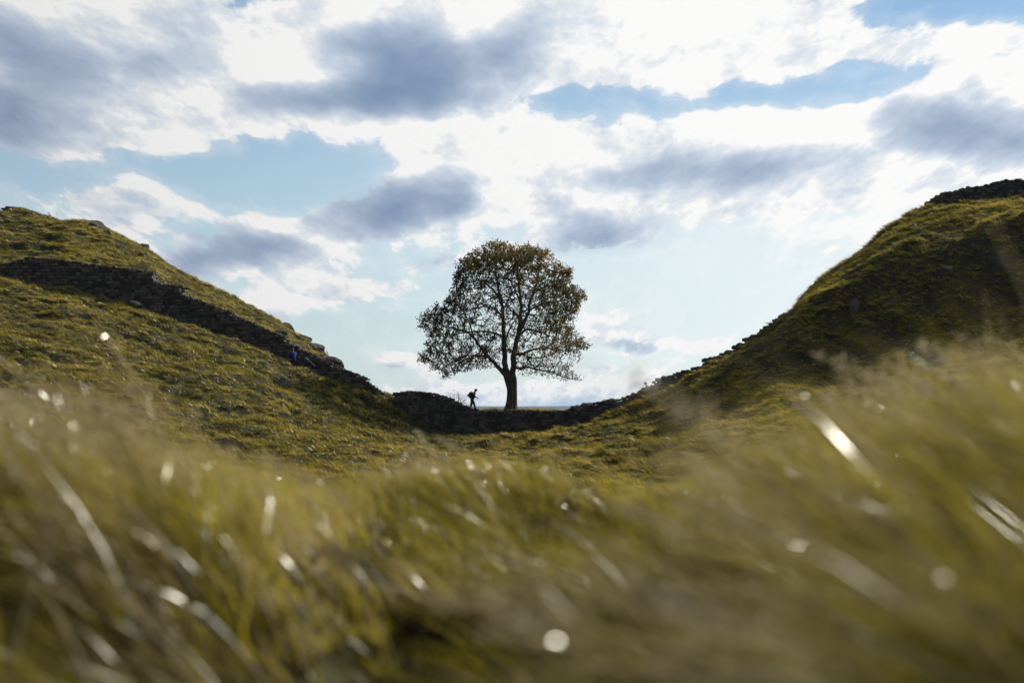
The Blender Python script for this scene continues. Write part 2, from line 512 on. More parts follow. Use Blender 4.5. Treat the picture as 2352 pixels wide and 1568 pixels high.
# close to the camera: x in metres, height in metres
NEAR = {
    -60: [(-60, .6), (60, .6)], -8: [(-60, -.2), (-3, -.45), (3, -.45), (60, -.1)],
    0: [(-60, .3), (-4, -.35), (-1, -.55), (0, -.62), (.8, -.55), (3, -.3), (60, .5)],
    1.2: [(-60, .3), (-3, -.28), (-.8, -.46), (-.1, -.62), (.25, -.60), (.5, -.36), (1.2, -.22), (3, -.2), (60, .5)],
    2.2: [(-60, .3), (-3, -.20), (-.9, -.24), (-.5, -.34), (-.2, -.46), (0, -.55), (.3, -.46), (.6, -.24), (.9, -.16), (1.4, -.12), (3, -.2), (60, .4)],
    3.5: [(-60, .2), (-3, -.28), (-1.4, -.30), (-.8, -.36), (-.3, -.42), (.2, -.46), (.8, -.36), (1.4, -.24), (3, -.3), (60, .3)],
    5: [(-60, .0), (-3, -.55), (-1.6, -.55), (-.9, -.42), (-.2, -.36), (.4, -.36), (1.2, -.46), (3, -.5), (60, .2)],
    7: [(-60, -.3), (-3, -.8), (-1, -.66), (.3, -.62), (2, -.75), (60, .0)],
    11: [(-60, -.6), (-3, -1.25), (3, -1.2), (60, -.3)],
    20: [(-60, -1.6), (0, -2.6), (60, -1.5)],
    38: [(-70, -2), (-20, -3.9), (0, -4.3), (20, -4.1), (70, -1.5)],
    55: [(-70, 1.0), (-25, -2.6), (-10, -3.7), (0, -4.0), (15, -3.9), (28, -2.8), (70, 3)],
    500: [(-400, 0), (0, -8), (400, 0)], 2500: [(-1500, -15), (1500, -15)],
    7000: [(-5000, 5), (5000, 5)], 9000: [(-6000, 27), (-1500, 24), (-300, 24), (0, 23), (900, 27), (6000, 30)], 12000: [(-9000, -40), (9000, -40)],
}
YS = sorted(list(ROWS) + list(NEAR))


def row_z(Yr, X):
    if Yr in ROWS:
        pts = ROWS[Yr]
        xs = [(p[0] - CX) / F * Yr for p in pts]
        zs = [(HZ - p[1]) / F * Yr for p in pts]
    else:
        xs, zs = zip(*NEAR[Yr])
    return np.interp(X, xs, zs)


def base_height(X, Y):
    """monotone cubic through the curves, along the distance"""
    X, Y = np.broadcast_arrays(np.asarray(X, float), np.asarray(Y, float))
    sh = X.shape
    X, Y = X.ravel(), Y.ravel()
    ys = np.array(YS, float)
    Z = np.stack([row_z(k, X) for k in YS])                 # rows x points
    h = np.diff(ys)[:, None]
    d = np.diff(Z, axis=0) / h
    m = np.zeros_like(Z)
    pr = d[:-1] * d[1:]
    w1, w2 = 2 * h[1:] + h[:-1], h[1:] + 2 * h[:-1]
    with np.errstate(divide='ignore', invalid='ignore'):
        hm = (w1 + w2) / (w1 / d[:-1] + w2 / d[1:])
    m[1:-1] = np.where(pr > 0, np.nan_to_num(hm), 0)
    m[0], m[-1] = d[0], d[-1]
    i = np.clip(np.searchsorted(ys, Y) - 1, 0, len(ys) - 2)
    k = np.arange(len(X))
    hh = ys[i + 1] - ys[i]
    t = np.clip((Y - ys[i]) / hh, 0, 1)
    t2, t3 = t * t, t * t * t
    z = (2 * t3 - 3 * t2 + 1) * Z[i, k] + (t3 - 2 * t2 + t) * hh * m[i, k] + (3 * t2 - 2 * t3) * Z[i + 1, k] + (t3 - t2) * hh * m[i + 1, k]
    return z.reshape(sh)


def tussocks(X, Y):
    """hummocky turf: rounded lumps, terracettes along the slope"""
    n1 = fbm2(X * .55, Y * .8, 3, 3)
    n2 = 1 - np.abs(fbm2(X * 1.15 + 7, Y * 1.5, 9, 3)) * 2.6
    n3 = fbm2(X * .12, Y * .16, 21, 2)
    return n1 * 1.05 + (n2 - .6) * .5 + n3 * 1.2


def hummock(X, Y):
    """0 in the hollows, 1 on the tussock heads of the rough ground round the lens"""
    return sstep(.30, .66, vnoise(X * 1.9 + 3.3, Y * 1.35 + .4, 83) * .7 + vnoise(X * 4.1, Y * 3.3, 84) * .3)


def height(X, Y):
    X, Y = np.asarray(X, float), np.asarray(Y, float)
    z = base_height(X, Y)
    amp = sstep(40, 75, Y) * (1 - .85 * np.exp(-((Y - 118.5) / 1.6) ** 2)) * (1 - sstep(160, 400, Y))
    amp = amp * (1 - .7 * np.exp(-((X - 2.5) / 6) ** 2 - ((Y - 121) / 5) ** 2))
    amp = amp * (1 - .35 * sstep(138, 146, Y))
    z = z + amp * tussocks(X, Y)
    near = 1 - sstep(14, 40, Y)
    z = z + near * (fbm2(X * 1.1, Y * 1.1, 5, 3) * .20 + fbm2(X * 5, Y * 5, 6, 2) * .05)
    z = z + near * sstep(.9, 1.8, Y) * .24 * (hummock(X, Y) - .6)
    far = sstep(300, 900, Y) * (1 - sstep(5000, 8000, Y))
    return z + far * fbm2(X * .004, Y * .004, 31, 3) * 14


def hz(x, y):
    return float(height(np.array([x]), np.array([y]))[0])


def make_ground():
    yrow = np.concatenate([np.linspace(-60, -4, 15), np.arange(-3.5, 0, .35), np.arange(0, 8, .1), np.arange(8, 20, .4),
                           np.arange(20, 62, 1.0), np.arange(62, 117, .34), np.arange(117, 120.2, .2), np.arange(120.2, 150, .32),
                           np.arange(150, 172, .9), np.geomspace(172, 12000, 46)])
    t = np.sinh(np.linspace(-1, 1, 560) * 1.5) / math.sinh(1.5)
    half = .85 * (np.maximum(yrow, 0) + 9) + .25 * np.maximum(-yrow, 0) + 6
    X = t[None, :] * half[:, None]
    Y = np.repeat(yrow[:, None], len(t), 1)
    Z = height(X, Y)
    V = np.stack([X, Y, Z], -1).reshape(-1, 3)
    r, c = X.shape
    idx = np.arange(r * c).reshape(r, c)
    Q = np.stack([idx[:-1, :-1], idx[:-1, 1:], idx[1:, 1:], idx[1:, :-1]], -1).reshape(-1, 4)
    o = link('ground', fast_mesh('ground', V, Q), M['turf'])
    tag(o, 'rolling grassy hillside ground with a gap between two hills', kind='structure')
    return o


ground = make_ground()


# ------------------------------------------------------------------ stone walls
def stone_mesh(k):
    r = random.Random(100 + k)
    bm = bmesh.new()
    bmesh.ops.create_cube(bm, size=1.0)
    for v in bm.verts:
        v.co += Vector([r.uniform(-.09, .09) for _ in range(3)])
    bmesh.ops.bevel(bm, geom=bm.edges[:], offset=.11, segments=1, affect='EDGES', profile=.6)
    for v in bm.verts:
        v.co += Vector([r.uniform(-.02, .02) for _ in range(3)])
    bmesh.ops.triangulate(bm, faces=bm.faces[:])
    me = bpy.data.meshes.new('stone')
    bm.to_mesh(me)
    bm.free()
    vattr(me, 'tone', np.full(len(me.vertices), r.random() ** 1.5))
    me.materials.append(M['stone'])
    return me


STONES = [stone_mesh(k) for k in range(14)]


def stone_arrays(me):
    v = np.empty(len(me.vertices) * 3, np.float32)
    me.vertices.foreach_get('co', v)
    f = np.array([p.vertices[:] for p in me.polygons], np.int32)
    t = np.empty(len(me.vertices), np.float32)
    me.attributes['tone'].data.foreach_get('value', t)
    return v.reshape(-1, 3), f, t


STONE_ARR = [stone_arrays(m) for m in STONES]


def poly_fn(pts, Y):
    xs = [(p[0] - CX) / F * Y for p in pts]
    zs = [(HZ - p[1]) / F * Y for p in pts]
    return lambda x: np.interp(x, xs, zs)


def make_wall(label, x0p, x1p, top, Yf, thick, seed, course=.24, rough_top=.5, base_extra=.0, turf=False):
    r = random.Random(seed)
    X0, X1 = (x0p - CX) / F * Yf, (x1p - CX) / F * Yf
    topf = poly_fn(top, Yf)
    root = empty('stone_wall', ((X0 + X1) / 2, Yf + thick / 2, hz((X0 + X1) / 2, Yf - .2)))
    tag(root, label, 'stone wall', 'surviving lengths of the ancient frontier wall')
    off = np.array(root.location)
    xs = np.arange(X0 + .1, X1 - .1, .25)
    yf = lambda x: Yf + .18 * math.sin(x * .21 + seed) + .07 * math.sin(x * .9)
    foot = np.minimum(height(xs, np.array([yf(x) - .15 for x in xs])), height(xs, np.full(len(xs), Yf + thick))) - .35
    # mortared rubble core
    V, Q = [], []
    for i, x in enumerate(xs):
        zt = float(topf(x)) - .14 - .08 * r.random()
        V += [(x, yf(x) + .07, foot[i]), (x, yf(x) + .07, zt), (x, yf(x) + thick, zt), (x, yf(x) + thick, foot[i])]
        if i:
            a = 4 * (i - 1)
            for j in range(4):
                k = (j + 1) % 4
                Q.append((a + j, a + k, a + 4 + k, a + 4 + j))
    Q += [(0, 1, 2, 3), tuple(4 * (len(xs) - 1) + j for j in (3, 2, 1, 0))]
    core = fast_mesh('wall_core', np.array(V) - off, Q, False)
    link('wall_core', core, M['core'], root)
    # dressed stones in level courses
    items = []
    zmin, zmax = float(foot.min()), float(max(topf(x) for x in xs))
    z = zmin
    while z < zmax:
        h = course * r.uniform(.8, 1.2)
        x = X0 + r.uniform(0, .3)
        while x < X1 - .1:
            wd = r.uniform(.26, .58) * course / .24
            xc = x + wd / 2
            zb = float(np.interp(xc, xs, foot)) + .12
            if zb < z + h / 2 < float(topf(xc)) - h * .35:
                items.append(((xc, yf(xc) + .11 + r.gauss(0, .022), z + h / 2), (wd * .965, .34, h * .93), (r.gauss(0, .02), r.gauss(0, .025), r.gauss(0, .03)), 0))
            x += wd
        z += h
    # rubble and coping on the top
    nrow = max(2, int(thick / .42))
    for j in range(nrow):
        x = X0
        while x < X1:
            wd = r.uniform(.22, .6)
            if r.random() < (.95 if j == 0 else .75):
                hh = r.uniform(.10, .10 + .22 * rough_top) * (1 if j == 0 else 1.1)
                yy = yf(x) + .16 + j * (thick - .3) / max(1, nrow - 1)
                items.append(((x + wd / 2, yy, float(topf(x + wd / 2)) - .09 + hh * .3), (wd, r.uniform(.3, .5), hh),
                              (r.gauss(0, .12 * rough_top), r.gauss(0, .16 * rough_top), r.gauss(0, .3)), 1))
            x += wd * r.uniform(.95, 1.2)
    vis = [it for it in items if it[0][1] < Yf + .8]
    vis.sort(key=lambda it: -(it[1][0] * it[1][2]))
    parts = vis[:290]
    ids = set(id(p) for p in parts)
    rest = [it for it in items if id(it) not in ids]
    for (c, s, e, k) in parts:
        o = bpy.data.objects.new('stone', r.choice(STONES))
        o.parent = root
        o.location = Vector(c) - Vector(off)
        o.rotation_euler = e
        o.scale = s
        col.objects.link(o)
    if rest:
        VV, FF, TT, n0 = [], [], [], 0
        for (c, s, e, k) in rest:
            v, f, t = STONE_ARR[r.randrange(len(STONE_ARR))]
            m = np.array(Euler(e).to_matrix())
            VV.append((v * np.array(s)) @ m.T + np.array(c) - off)
            FF.append(f + n0)
            TT.append(t)
            n0 += len(v)
        me = fast_mesh('small_stones', np.concatenate(VV), np.concatenate(FF), False)
        vattr(me, 'tone', np.concatenate(TT))
        o = link('small_stones', me, M['stone'], root)
        o['kind'] = 'stuff'
    return root


W_LEFT = [(-60, 612), (0, 605), (20, 602), (58, 590), (100, 592), (150, 598), (220, 608), (300, 617), (344, 623), (346, 642), (362, 650), (411, 656), (413, 668),
          (428, 682), (455, 690), (500, 706), (525, 716), (545, 730), (575, 740), (610, 756), (640, 768), (660, 786), (690, 800), (720, 815), (755, 832), (790, 850), (812, 858), (838, 868), (845, 882), (862, 892), (875, 902)]
W_GAP = [(900, 908), (912, 902), (935, 899), (965, 900), (990, 903), (1010, 908), (1030, 915), (1050, 924), (1068, 933), (1085, 940), (1110, 944), (1150, 943), (1180, 942), (1210, 942), (1250, 944), (1300, 943), (1320, 938)]
W_RIGHT = [(1312, 937), (1345, 929), (1380, 926), (1382, 922), (1425, 917), (1450, 909), (1478, 898), (1484, 895), (1500, 888), (1508, 873), (1530, 867), (1560, 860), (1562, 855), (1590, 851), (1592, 846), (1620, 842),
           (1622, 826), (1650, 820), (1655, 815), (1685, 804), (1690, 797), (1712, 789), (1716, 780), (1735, 770), (1760, 755), (1785, 737), (1815, 715)]
W_TOP = [(2128, 478), (2140, 466), (2160, 450), (2175, 442), (2200, 438), (2230, 430), (2270, 424), (2300, 416), (2340, 411), (2500, 402)]
wall_left = make_wall('long dark stone wall stepping down the slope behind the blue jacketed walker', -50, 872, W_LEFT, 117.0, 2.2, 1)
wall_gap = make_wall('dark stone wall crossing the dip in front of the big tree', 902, 1318, W_GAP, 117.1, 2.1, 2)
wall_right = make_wall('ragged stone wall climbing from the tree with a person sitting on it', 1312, 1812, W_RIGHT, 117.0, 2.0, 3, rough_top=.8)
wall_top = make_wall('short ragged stone wall standing alone on the crest of the steep hill', 2128, 2500, W_TOP, 126.2, 1.8, 4, rough_top=1.0)


# ------------------------------------------------------------------ boulders and outcrops
def rock_mesh(seed, cuts=3):
    r = random.Random(seed)
    bm = bmesh.new()
    bmesh.ops.create_icosphere(bm, subdivisions=cuts, radius=1.0)
    planes = [(Vector((r.gauss(0, 1), r.gauss(0, 1), r.gauss(0, .8))).normalized(), r.uniform(.55, .85)) for _ in range(11)]
    for v in bm.verts:
        for nrm, d in planes:
            e = v.co.dot(nrm) - d
            if e > 0:
                v.co -= nrm * e * .92
        v.co += Vector([r.uniform(-.06, .06) for _ in range(3)])
    me = bpy.data.meshes.new('boulder')
    bm.to_mesh(me)
    bm.free()
    vattr(me, 'tone', np.full(len(me.vertices), r.uniform(.3, .8)))
    me.materials.append(M['rock'])
    return me


# x, y in the photograph, distance, size (m) and what singles it out
BOULDERS = [
    (308, 708, 115.0, (.75, .55, .5), 'grey boulder in the turf just below the tall stretch of wall'),
    (212, 541, 141.5, (1.1, .8, .75), 'pale grey boulder half buried in the hilltop grass above the wall'),
    (240, 556, 140.0, (.7, .6, .45), 'small dark boulder beside the pale one on the hilltop'),
    (38, 490, 145.0, (2.6, 1.2, .55), 'broad flat outcrop on the very summit of the walled hill'),
    (212, 516, 145.0, (1.6, .9, .4), 'low flat outcrop on the skyline shoulder below the summit'),
    (326, 571, 145.0, (.75, .7, .55), 'squarish rock jutting from the skyline above the wall steps'),
    (645, 766, 121.5, (.55, .5, .40), 'square cut block lying just above the ruined wall'),
    (655, 741, 143.0, (1.2, .9, .7), 'grey outcrop on the skyline uphill of the two walkers'),
    (697, 772, 140.0, (1.1, .8, .6), 'rounded outcrop at the skyline directly above the walkers'),
    (722, 800, 128.0, (1.3, 1.0, .9), 'rough crag above the walker in the dark coat'),
    (758, 832, 124.0, (1.4, 1.0, .9), 'broken crag on the skyline just downhill of the walkers'),
    (650, 893, 106.5, (1.1, .8, .75), 'mossy dark outcrop in the grass below the two walkers'),
    (600, 872, 108.0, (.8, .6, .55), 'smaller mossy rock uphill of the mossy outcrop'),
    (705, 852, 115.2, (.7, .5, .45), 'rounded rock at the feet of the walkers'),
    (1966, 655, 104.8, (.45, .5, .75), 'pale rock face breaking out of the shaded steep hillside'),
    (2180, 600, 105.5, (.7, .6, .5), 'dark rock under the grassy lip of the steep hillside'),
]
for i, (x, y, Y, s, lab) in enumerate(BOULDERS):
    X = (x - CX) / F * Y
    o = link('boulder', rock_mesh(40 + i))
    z = (HZ - y) / F * Y
    g = hz(X, Y)
    o.location = (X, Y, g + s[2] * (.12 if Y < 139 else -.15))
    o.scale = s
    o.rotation_euler = (0, random.uniform(-.2, .2), random.uniform(0, 6))
    if i in (11, 12, 13, 15):
        o.data.materials[0] = M['stone']
        o.location.z -= s[2] * .15
    if i in (6,):
        o.data = STONES[3].copy()
        o.data.materials[0] = M['rock']
        o.scale = (1.15, .9, .75)
        o.rotation_euler = (0, .1, .3)
        o.location.z = g + .25
    tag(o, lab, 'boulder' if 'boulder' in lab or 'block' in lab else 'rock')


# ------------------------------------------------------------------ the sycamore
def bark_mat():
    m, n, out = material('bark')
    g = n.add('ShaderNodeTexCoord')
    mp = n.add('ShaderNodeMapping')
    mp.inputs['Scale'].default_value = (3.0, 3.0, .7)
    n.l.new(g.outputs['Object'], mp.inputs[0])
    a = n.noise(mp.outputs[0], 2.2, 7, .65)
    b = n.noise(g.outputs['Object'], .9, 3, .5)
    c = n.mix(n.ramp(a, .35, .7), (.055, .043, .030), (.20, .165, .12))
    c = n.mix(n.ramp(b, .5, .7), c, (.085, .080, .045))
    principled(n, out, c, .9, .15, a, .05)
    return m


def leaf_mat():
    m, n, out = material('sycamore_leaf')
    ton = n.add('ShaderNodeAttribute', attribute_name='tone')
    k = ton.outputs['Fac']
    cr = n.add('ShaderNodeValToRGB')
    el = cr.color_ramp.elements
    for p in (.35, .6, .85):
        el.new(p)
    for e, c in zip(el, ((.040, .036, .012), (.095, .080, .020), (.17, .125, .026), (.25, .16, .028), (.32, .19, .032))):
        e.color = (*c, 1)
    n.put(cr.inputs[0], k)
    d = n.add('ShaderNodeBsdfDiffuse')
    t = n.add('ShaderNodeBsdfTranslucent')
    n.put(d.inputs[0], cr.outputs[0])
    n.put(t.inputs[0], cr.outputs[0])
    mx = n.add('ShaderNodeMixShader')
    mx.inputs[0].default_value = .5
    n.l.new(d.outputs[0], mx.inputs[1])
    n.l.new(t.outputs[0], mx.inputs[2])
    n.l.new(mx.outputs[0], out.inputs[0])
    return m


M['bark'] = bark_mat()
M['leaf'] = leaf_mat()
TREE_Y = 121.0


def tree_pt(cx, cyy, dy=0.0):
    """pixel of the enlarged view of the tree -> point relative to the tree's foot"""
    px, py = (980 + cx * .3316) * .9408, (560 + cyy * .3316) * .9408
    return np.array(((px - CX) / F * TREE_Y, dy, (HZ - py) / F * TREE_Y))


CROWN = [(600, 95), (700, 75), (790, 95), (870, 105), (960, 100), (1040, 125), (1100, 165), (1170, 210), (1230, 260), (1275, 300), (1240, 340), (1290, 400), (1340, 450), (1390, 520), (1320, 540), (1310, 600), (1260, 630),
         (1290, 690), (1280, 770), (1380, 810), (1405, 870), (1340, 900), (1350, 970), (1270, 990), (1260, 1040), (1330, 1080), (1310, 1135), (1200, 1125), (1100, 1100), (960, 1085), (880, 1090), (850, 1000), (780, 880), (700, 950), (640, 1020),
         (500, 1060), (400, 1050), (330, 1100), (285, 1090), (265, 1050), (190, 1040), (230, 1000), (120, 990), (105, 930), (190, 880), (160, 840), (200, 770), (110, 730), (110, 660), (180, 590), (290, 545), (330, 470), (370, 400), (390, 310), (395, 250), (440, 200), (520, 155)]
# main limbs traced from the photograph: points (x, y, depth), start and end radius
LIMBS = [
    ('stem', [(792, 1075, 0), (765, 1020, .05), (762, 950, .15), (757, 850, .3), (750, 700, .4), (745, 600, .5), (735, 500, .5), (712, 430, .4), (695, 330, .3), (685, 220, .2)], .27, .05),
    ('stem', [(800, 1075, 0), (826, 1010, -.05), (822, 950, -.15), (836, 880, -.25), (860, 780, -.4), (875, 680, -.5), (880, 560, -.4), (868, 450, -.2), (858, 350, 0), (850, 230, .2)], .28, .05),
    ('limb', [(860, 780, -.4), (900, 690, -.7), (935, 620, -.9), (945, 540, -1.0), (985, 430, -1.0), (1010, 330, -.8), (1005, 230, -.5)], .17, .04),
    ('limb', [(775, 1080, 0), (745, 1050, -.2), (700, 1000, -.6), (650, 950, -1.0), (590, 880, -1.4), (540, 810, -1.6), (480, 762, -1.7), (400, 740, -1.7), (320, 720, -1.6), (230, 680, -1.3)], .19, .035),
    ('limb', [(650, 950, -1.0), (560, 935, -1.5), (470, 940, -1.9), (380, 980, -2.0), (310, 1040, -1.9)], .09, .025),
    ('limb', [(540, 810, -1.6), (505, 700, -1.3), (455, 610, -1.0), (400, 540, -.8)], .08, .025),
    ('limb', [(752, 790, .3), (690, 762, .8), (600, 742, 1.3), (500, 745, 1.7), (400, 760, 1.9), (280, 800, 2.0), (200, 850, 1.8)], .11, .025),
    ('limb', [(747, 650, .45), (690, 580, .6), (600, 562, .8), (510, 580, 1.0), (400, 570, 1.1), (300, 600, 1.1)], .10, .025),
    ('limb', [(740, 560, .5), (700, 470, .2), (620, 400, -.2), (520, 330, -.5), (455, 265, -.6)], .10, .025),
    ('limb', [(826, 1020, 0), (870, 1028, -.3), (920, 1015, -.6), (1000, 1035, -1.0), (1100, 1052, -1.2), (1200, 1090, -1.2), (1290, 1112, -1.0)], .11, .02),
    ('limb', [(880, 1026, -.3), (930, 992, .2), (1010, 1000, .6), (1100, 1005, 1.0), (1200, 1015, 1.2)], .06, .02),
    ('limb', [(830, 920, -.2), (900, 912, .3), (960, 887, .8), (1050, 870, 1.2), (1150, 880, 1.4), (1250, 890, 1.3), (1330, 872, 1.1)], .12, .025),
    ('limb', [(860, 790, -.4), (920, 745, -1.2), (1000, 758, -2.0), (1100, 800, -2.6), (1200, 830, -2.8)], .10, .025),
    ('limb', [(938, 600, -.9), (1020, 560, -1.2), (1120, 540, -1.3), (1230, 520, -1.0), (1330, 510, -.7)], .09, .025),
    ('limb', [(965, 480, -1.0), (1060, 420, -.8), (1150, 350, -.4), (1215, 305, 0)], .08, .025),
    ('limb', [(875, 660, -.5), (800, 600, -1.8), (760, 560, -3.0), (720, 520, -4.0)], .11, .025),
    ('limb', [(757, 830, .3), (800, 720, 1.6), (830, 660, 2.8), (860, 620, 4.0)], .11, .025),
    ('limb', [(745, 600, .5), (800, 480, 1.6), (850, 400, 2.6), (880, 330, 3.4)], .10, .025),
    ('limb', [(880, 560, -.4), (830, 440, -1.6), (780, 360, -2.6), (750, 300, -3.2)], .10, .025),
    ('limb', [(690, 762, .8), (640, 850, 2.0), (600, 900, 3.0), (560, 930, 3.8)], .07, .02),
    ('limb', [(900, 912, .3), (960, 940, 1.6), (1020, 940, 2.8), (1060, 930, 3.8)], .07, .02),
]


def in_poly(px, pz, poly):
    x0, z0 = poly[:, 0], poly[:, 1]
    x1, z1 = np.roll(x0, -1), np.roll(z0, -1)
    px, pz = px[:, None], pz[:, None]
    cond = (z0 > pz) != (z1 > pz)
    xi = x0 + (pz - z0) * (x1 - x0) / (z1 - z0 + 1e-12)
    return (np.sum(cond & (px < xi), 1) % 2) == 1


def tube(path, radii, sides, V, Q, base=0):
    """append a tapered tube along a path"""
    path = np.asarray(path, float)
    n = len(path)
    tan = np.gradient(path, axis=0)
    tan /= np.linalg.norm(tan, axis=1)[:, None] + 1e-9
    ref = np.array((0.0, 0, 1)) if abs(tan[0][2]) < .9 else np.array((1.0, 0, 0))
    n0 = sum(len(v) for v in V)
    ring = []
    u = np.cross(tan[0], ref)
    ang = np.linspace(0, 2 * np.pi, sides, endpoint=False)
    for i in range(n):
        u = u - tan[i] * np.dot(u, tan[i])
        u /= np.linalg.norm(u) + 1e-9
        v = np.cross(tan[i], u)
        ring.append(path[i] + radii[i] * (np.cos(ang)[:, None] * u + np.sin(ang)[:, None] * v))
    V.append(np.concatenate(ring))
    a = np.arange(n - 1)[:, None] * sides + np.arange(sides)[None, :]
    b = np.arange(n - 1)[:, None] * sides + (np.arange(sides)[None, :] + 1) % sides
    Q.append((np.stack([a, b, b + sides, a + sides], -1).reshape(-1, 4) + n0))


def smooth_path(pts, step=.2):
    """Catmull-Rom resample"""
    P = np.asarray(pts, float)
    P = np.vstack([2 * P[0] - P[1], P, 2 * P[-1] - P[-2]])
    out = []
    for i in range(1, len(P) - 2):
        L = np.linalg.norm(P[i + 1] - P[i])
        k = max(1, int(L / step))
        for t in np.arange(k) / k:
            out.append(.5 * ((2 * P[i]) + (-P[i - 1] + P[i + 1]) * t + (2 * P[i - 1] - 5 * P[i] + 4 * P[i + 1] - P[i + 2]) * t * t + (-P[i - 1] + 3 * P[i] - 3 * P[i + 1] + P[i + 2]) * t ** 3))
    out.append(P[-2])
    return np.array(out)


def make_tree():
    rng = np.random.default_rng(5)
    footp = tree_pt(812, 1318)
    gz = hz(footp[0], TREE_Y)
    root = empty('sycamore_tree', (footp[0], TREE_Y, gz))
    tag(root, 'big round sycamore with bronze autumn leaves standing alone in the gap', 'tree')
    off = np.array((footp[0], 0, gz))
    poly = np.array([tree_pt(*p)[[0, 2]] for p in CROWN])
    # --- trunk with root flare
    V, Q = [], []
    tp = smooth_path([tree_pt(812, 1345), tree_pt(812, 1318), tree_pt(815, 1250), tree_pt(815, 1180), tree_pt(808, 1120), tree_pt(796, 1070), tree_pt(795, 1045)], .12) - off
    ang_n = 22
    hgt = tp[:, 2]
    rad = .43 + .34 * np.exp(-np.maximum(hgt, 0) / .38) + .10 * sstep(1.9, 2.9, hgt)
    tube(tp, rad, ang_n, V, Q)
    v = V[0].reshape(len(tp), ang_n, 3)
    aa = np.linspace(0, 2 * np.pi, ang_n, endpoint=False)
    lobes = 1 + .13 * np.cos(5 * aa + 1.0)[None, :] * np.exp(-np.maximum(hgt, 0) / .9)[:, None] + .07 * np.cos(3 * aa + .4)[None, :] + .03 * np.cos(9 * aa)[None, :]
    v[:] = tp[:, None, :] + (v - tp[:, None, :]) * lobes[:, :, None]
    v[:, :, 0] -= .22 * np.exp(-np.maximum(hgt, 0) / .5)[:, None] * (np.cos(aa)[None, :] > 0)
    me = fast_mesh('trunk', np.concatenate(V), np.concatenate(Q))
    link('trunk', me, M['bark'], root)
    # --- traced limbs
    nodes, parent = [], []
    for kind, pts, r0, r1 in LIMBS:
        p = smooth_path([tree_pt(*q_) for q_ in pts], .2) - off
        p[1:-1] += rng.normal(0, .025, p[1:-1].shape)
        rr = np.interp(np.linspace(0, 1, len(p)), [0, .5, 1], [r0, (r0 + r1) * .48, r1])
        V, Q = [], []
        tube(p, rr, 10 if r0 > .15 else 7, V, Q)
        link('stem' if kind == 'stem' else 'limb', fast_mesh(kind, np.concatenate(V), np.concatenate(Q)), M['bark'], root)
        n0 = len(nodes)
        for i in range(2 if kind == 'limb' else 4, len(p)):
            nodes.append(p[i])
            parent.append(-1)
    # --- twigs: space colonisation through the crown volume
    N = 60000
    lo, hi = poly.min(0), poly.max(0)
    c = np.array((.5 * (lo[0] + hi[0]), lo[1] + .42 * (hi[1] - lo[1])))
    P = np.stack([rng.uniform(lo[0], hi[0], N), rng.uniform(-6.3, 6.3, N), rng.uniform(lo[1], hi[1], N)], 1)
    s = np.sqrt(np.clip(1 - (P[:, 1] / 6.3) ** 2, .02, 1))
    qx, qz = c[0] + (P[:, 0] - c[0]) / s, c[1] + (P[:, 2] - c[1]) / s
    ok = in_poly(qx, qz, poly)
    rin = ~in_poly(c[0] + (qx - c[0]) / .80, c[1] + (qz - c[1]) / .80, poly)      # in the outer shell
    rmid = ~in_poly(c[0] + (qx - c[0]) / .55, c[1] + (qz - c[1]) / .55, poly)
    pr = np.where(rin, 1.0, np.where(rmid, .50, .16))
    cl = fbm2(P[:, 0] * .75 + P[:, 1] * .5, P[:, 2] * .8 + P[:, 1] * .35, 77, 3)
    pr *= np.clip(.75 + 3.2 * cl, .05, 1.2)
    ok &= rng.random(N) < pr
    A = P[ok] - off
    A = A[:12500]
    nodes = list(nodes)
    NP = np.array(nodes)
    D, step, kill, infl = .22, .22, .27, 3.0
    near = np.full(len(A), -1)
    best = np.full(len(A), 1e9)
    alive = np.ones(len(A), bool)

    def update(n0):
        new = NP[n0:]
        for a in range(0, len(new), 400):
            blk = new[a:a + 400]
            d = np.sqrt(((A[:, None, :] - blk[None]) ** 2).sum(-1))
            j = d.argmin(1)
            dj = d[np.arange(len(A)), j]
            u = dj < best
            best[u] = dj[u]
            near[u] = j[u] + n0 + a
    update(0)
    n_tr = len(NP)
    for it in range(130):
        alive &= best > kill
        idx = np.where(alive & (best < infl))[0]
        if len(idx) == 0:
            break
        dirs = np.zeros((len(NP), 3))
        dv = A[idx] - NP[near[idx]]
        dv /= np.linalg.norm(dv, axis=1)[:, None] + 1e-9
        np.add.at(dirs, near[idx], dv)
        src = np.unique(near[idx])
        dd = dirs[src]
        dd /= np.linalg.norm(dd, axis=1)[:, None] + 1e-6
        dd += rng.normal(0, .16, dd.shape) + np.array((0, 0, .05))
        dd /= np.linalg.norm(dd, axis=1)[:, None] + 1e-6
        new = NP[src] + dd * step
        n0 = len(NP)
        NP = np.vstack([NP, new])
        parent += list(src)
        update(n0)
        if len(NP) > 34000:
            break
    par = np.array(parent)
    n = len(NP)
    kids = [[] for _ in range(n)]
    for i in range(n_tr, n):
        kids[par[i]].append(i)
    r2 = np.zeros(n)
    for i in range(n - 1, n_tr - 1, -1):
        if not kids[i]:
            r2[i] = .0125 ** 2.2
        r2[par[i]] += r2[i] if par[i] >= 0 else 0
    rad = np.clip(r2, 1e-9, None) ** (1 / 2.2)
    V, Q = [], []
    starts = [(par[i], i) for i in range(n_tr, n) if par[i] < n_tr]
    stack = list(starts)
    while stack:
        p0, i = stack.pop()
        path, rr = [NP[p0]], [rad[i]]
        while True:
            path.append(NP[i])
            rr.append(rad[i])
            if not kids[i]:
                rr[-1] *= .5
                break
            ks = sorted(kids[i], key=lambda k: -rad[k])
            for k in ks[1:]:
                stack.append((i, k))
            i = ks[0]
        tube(path, np.minimum(rr, .07), 4 if rr[0] < .03 else 6, V, Q)
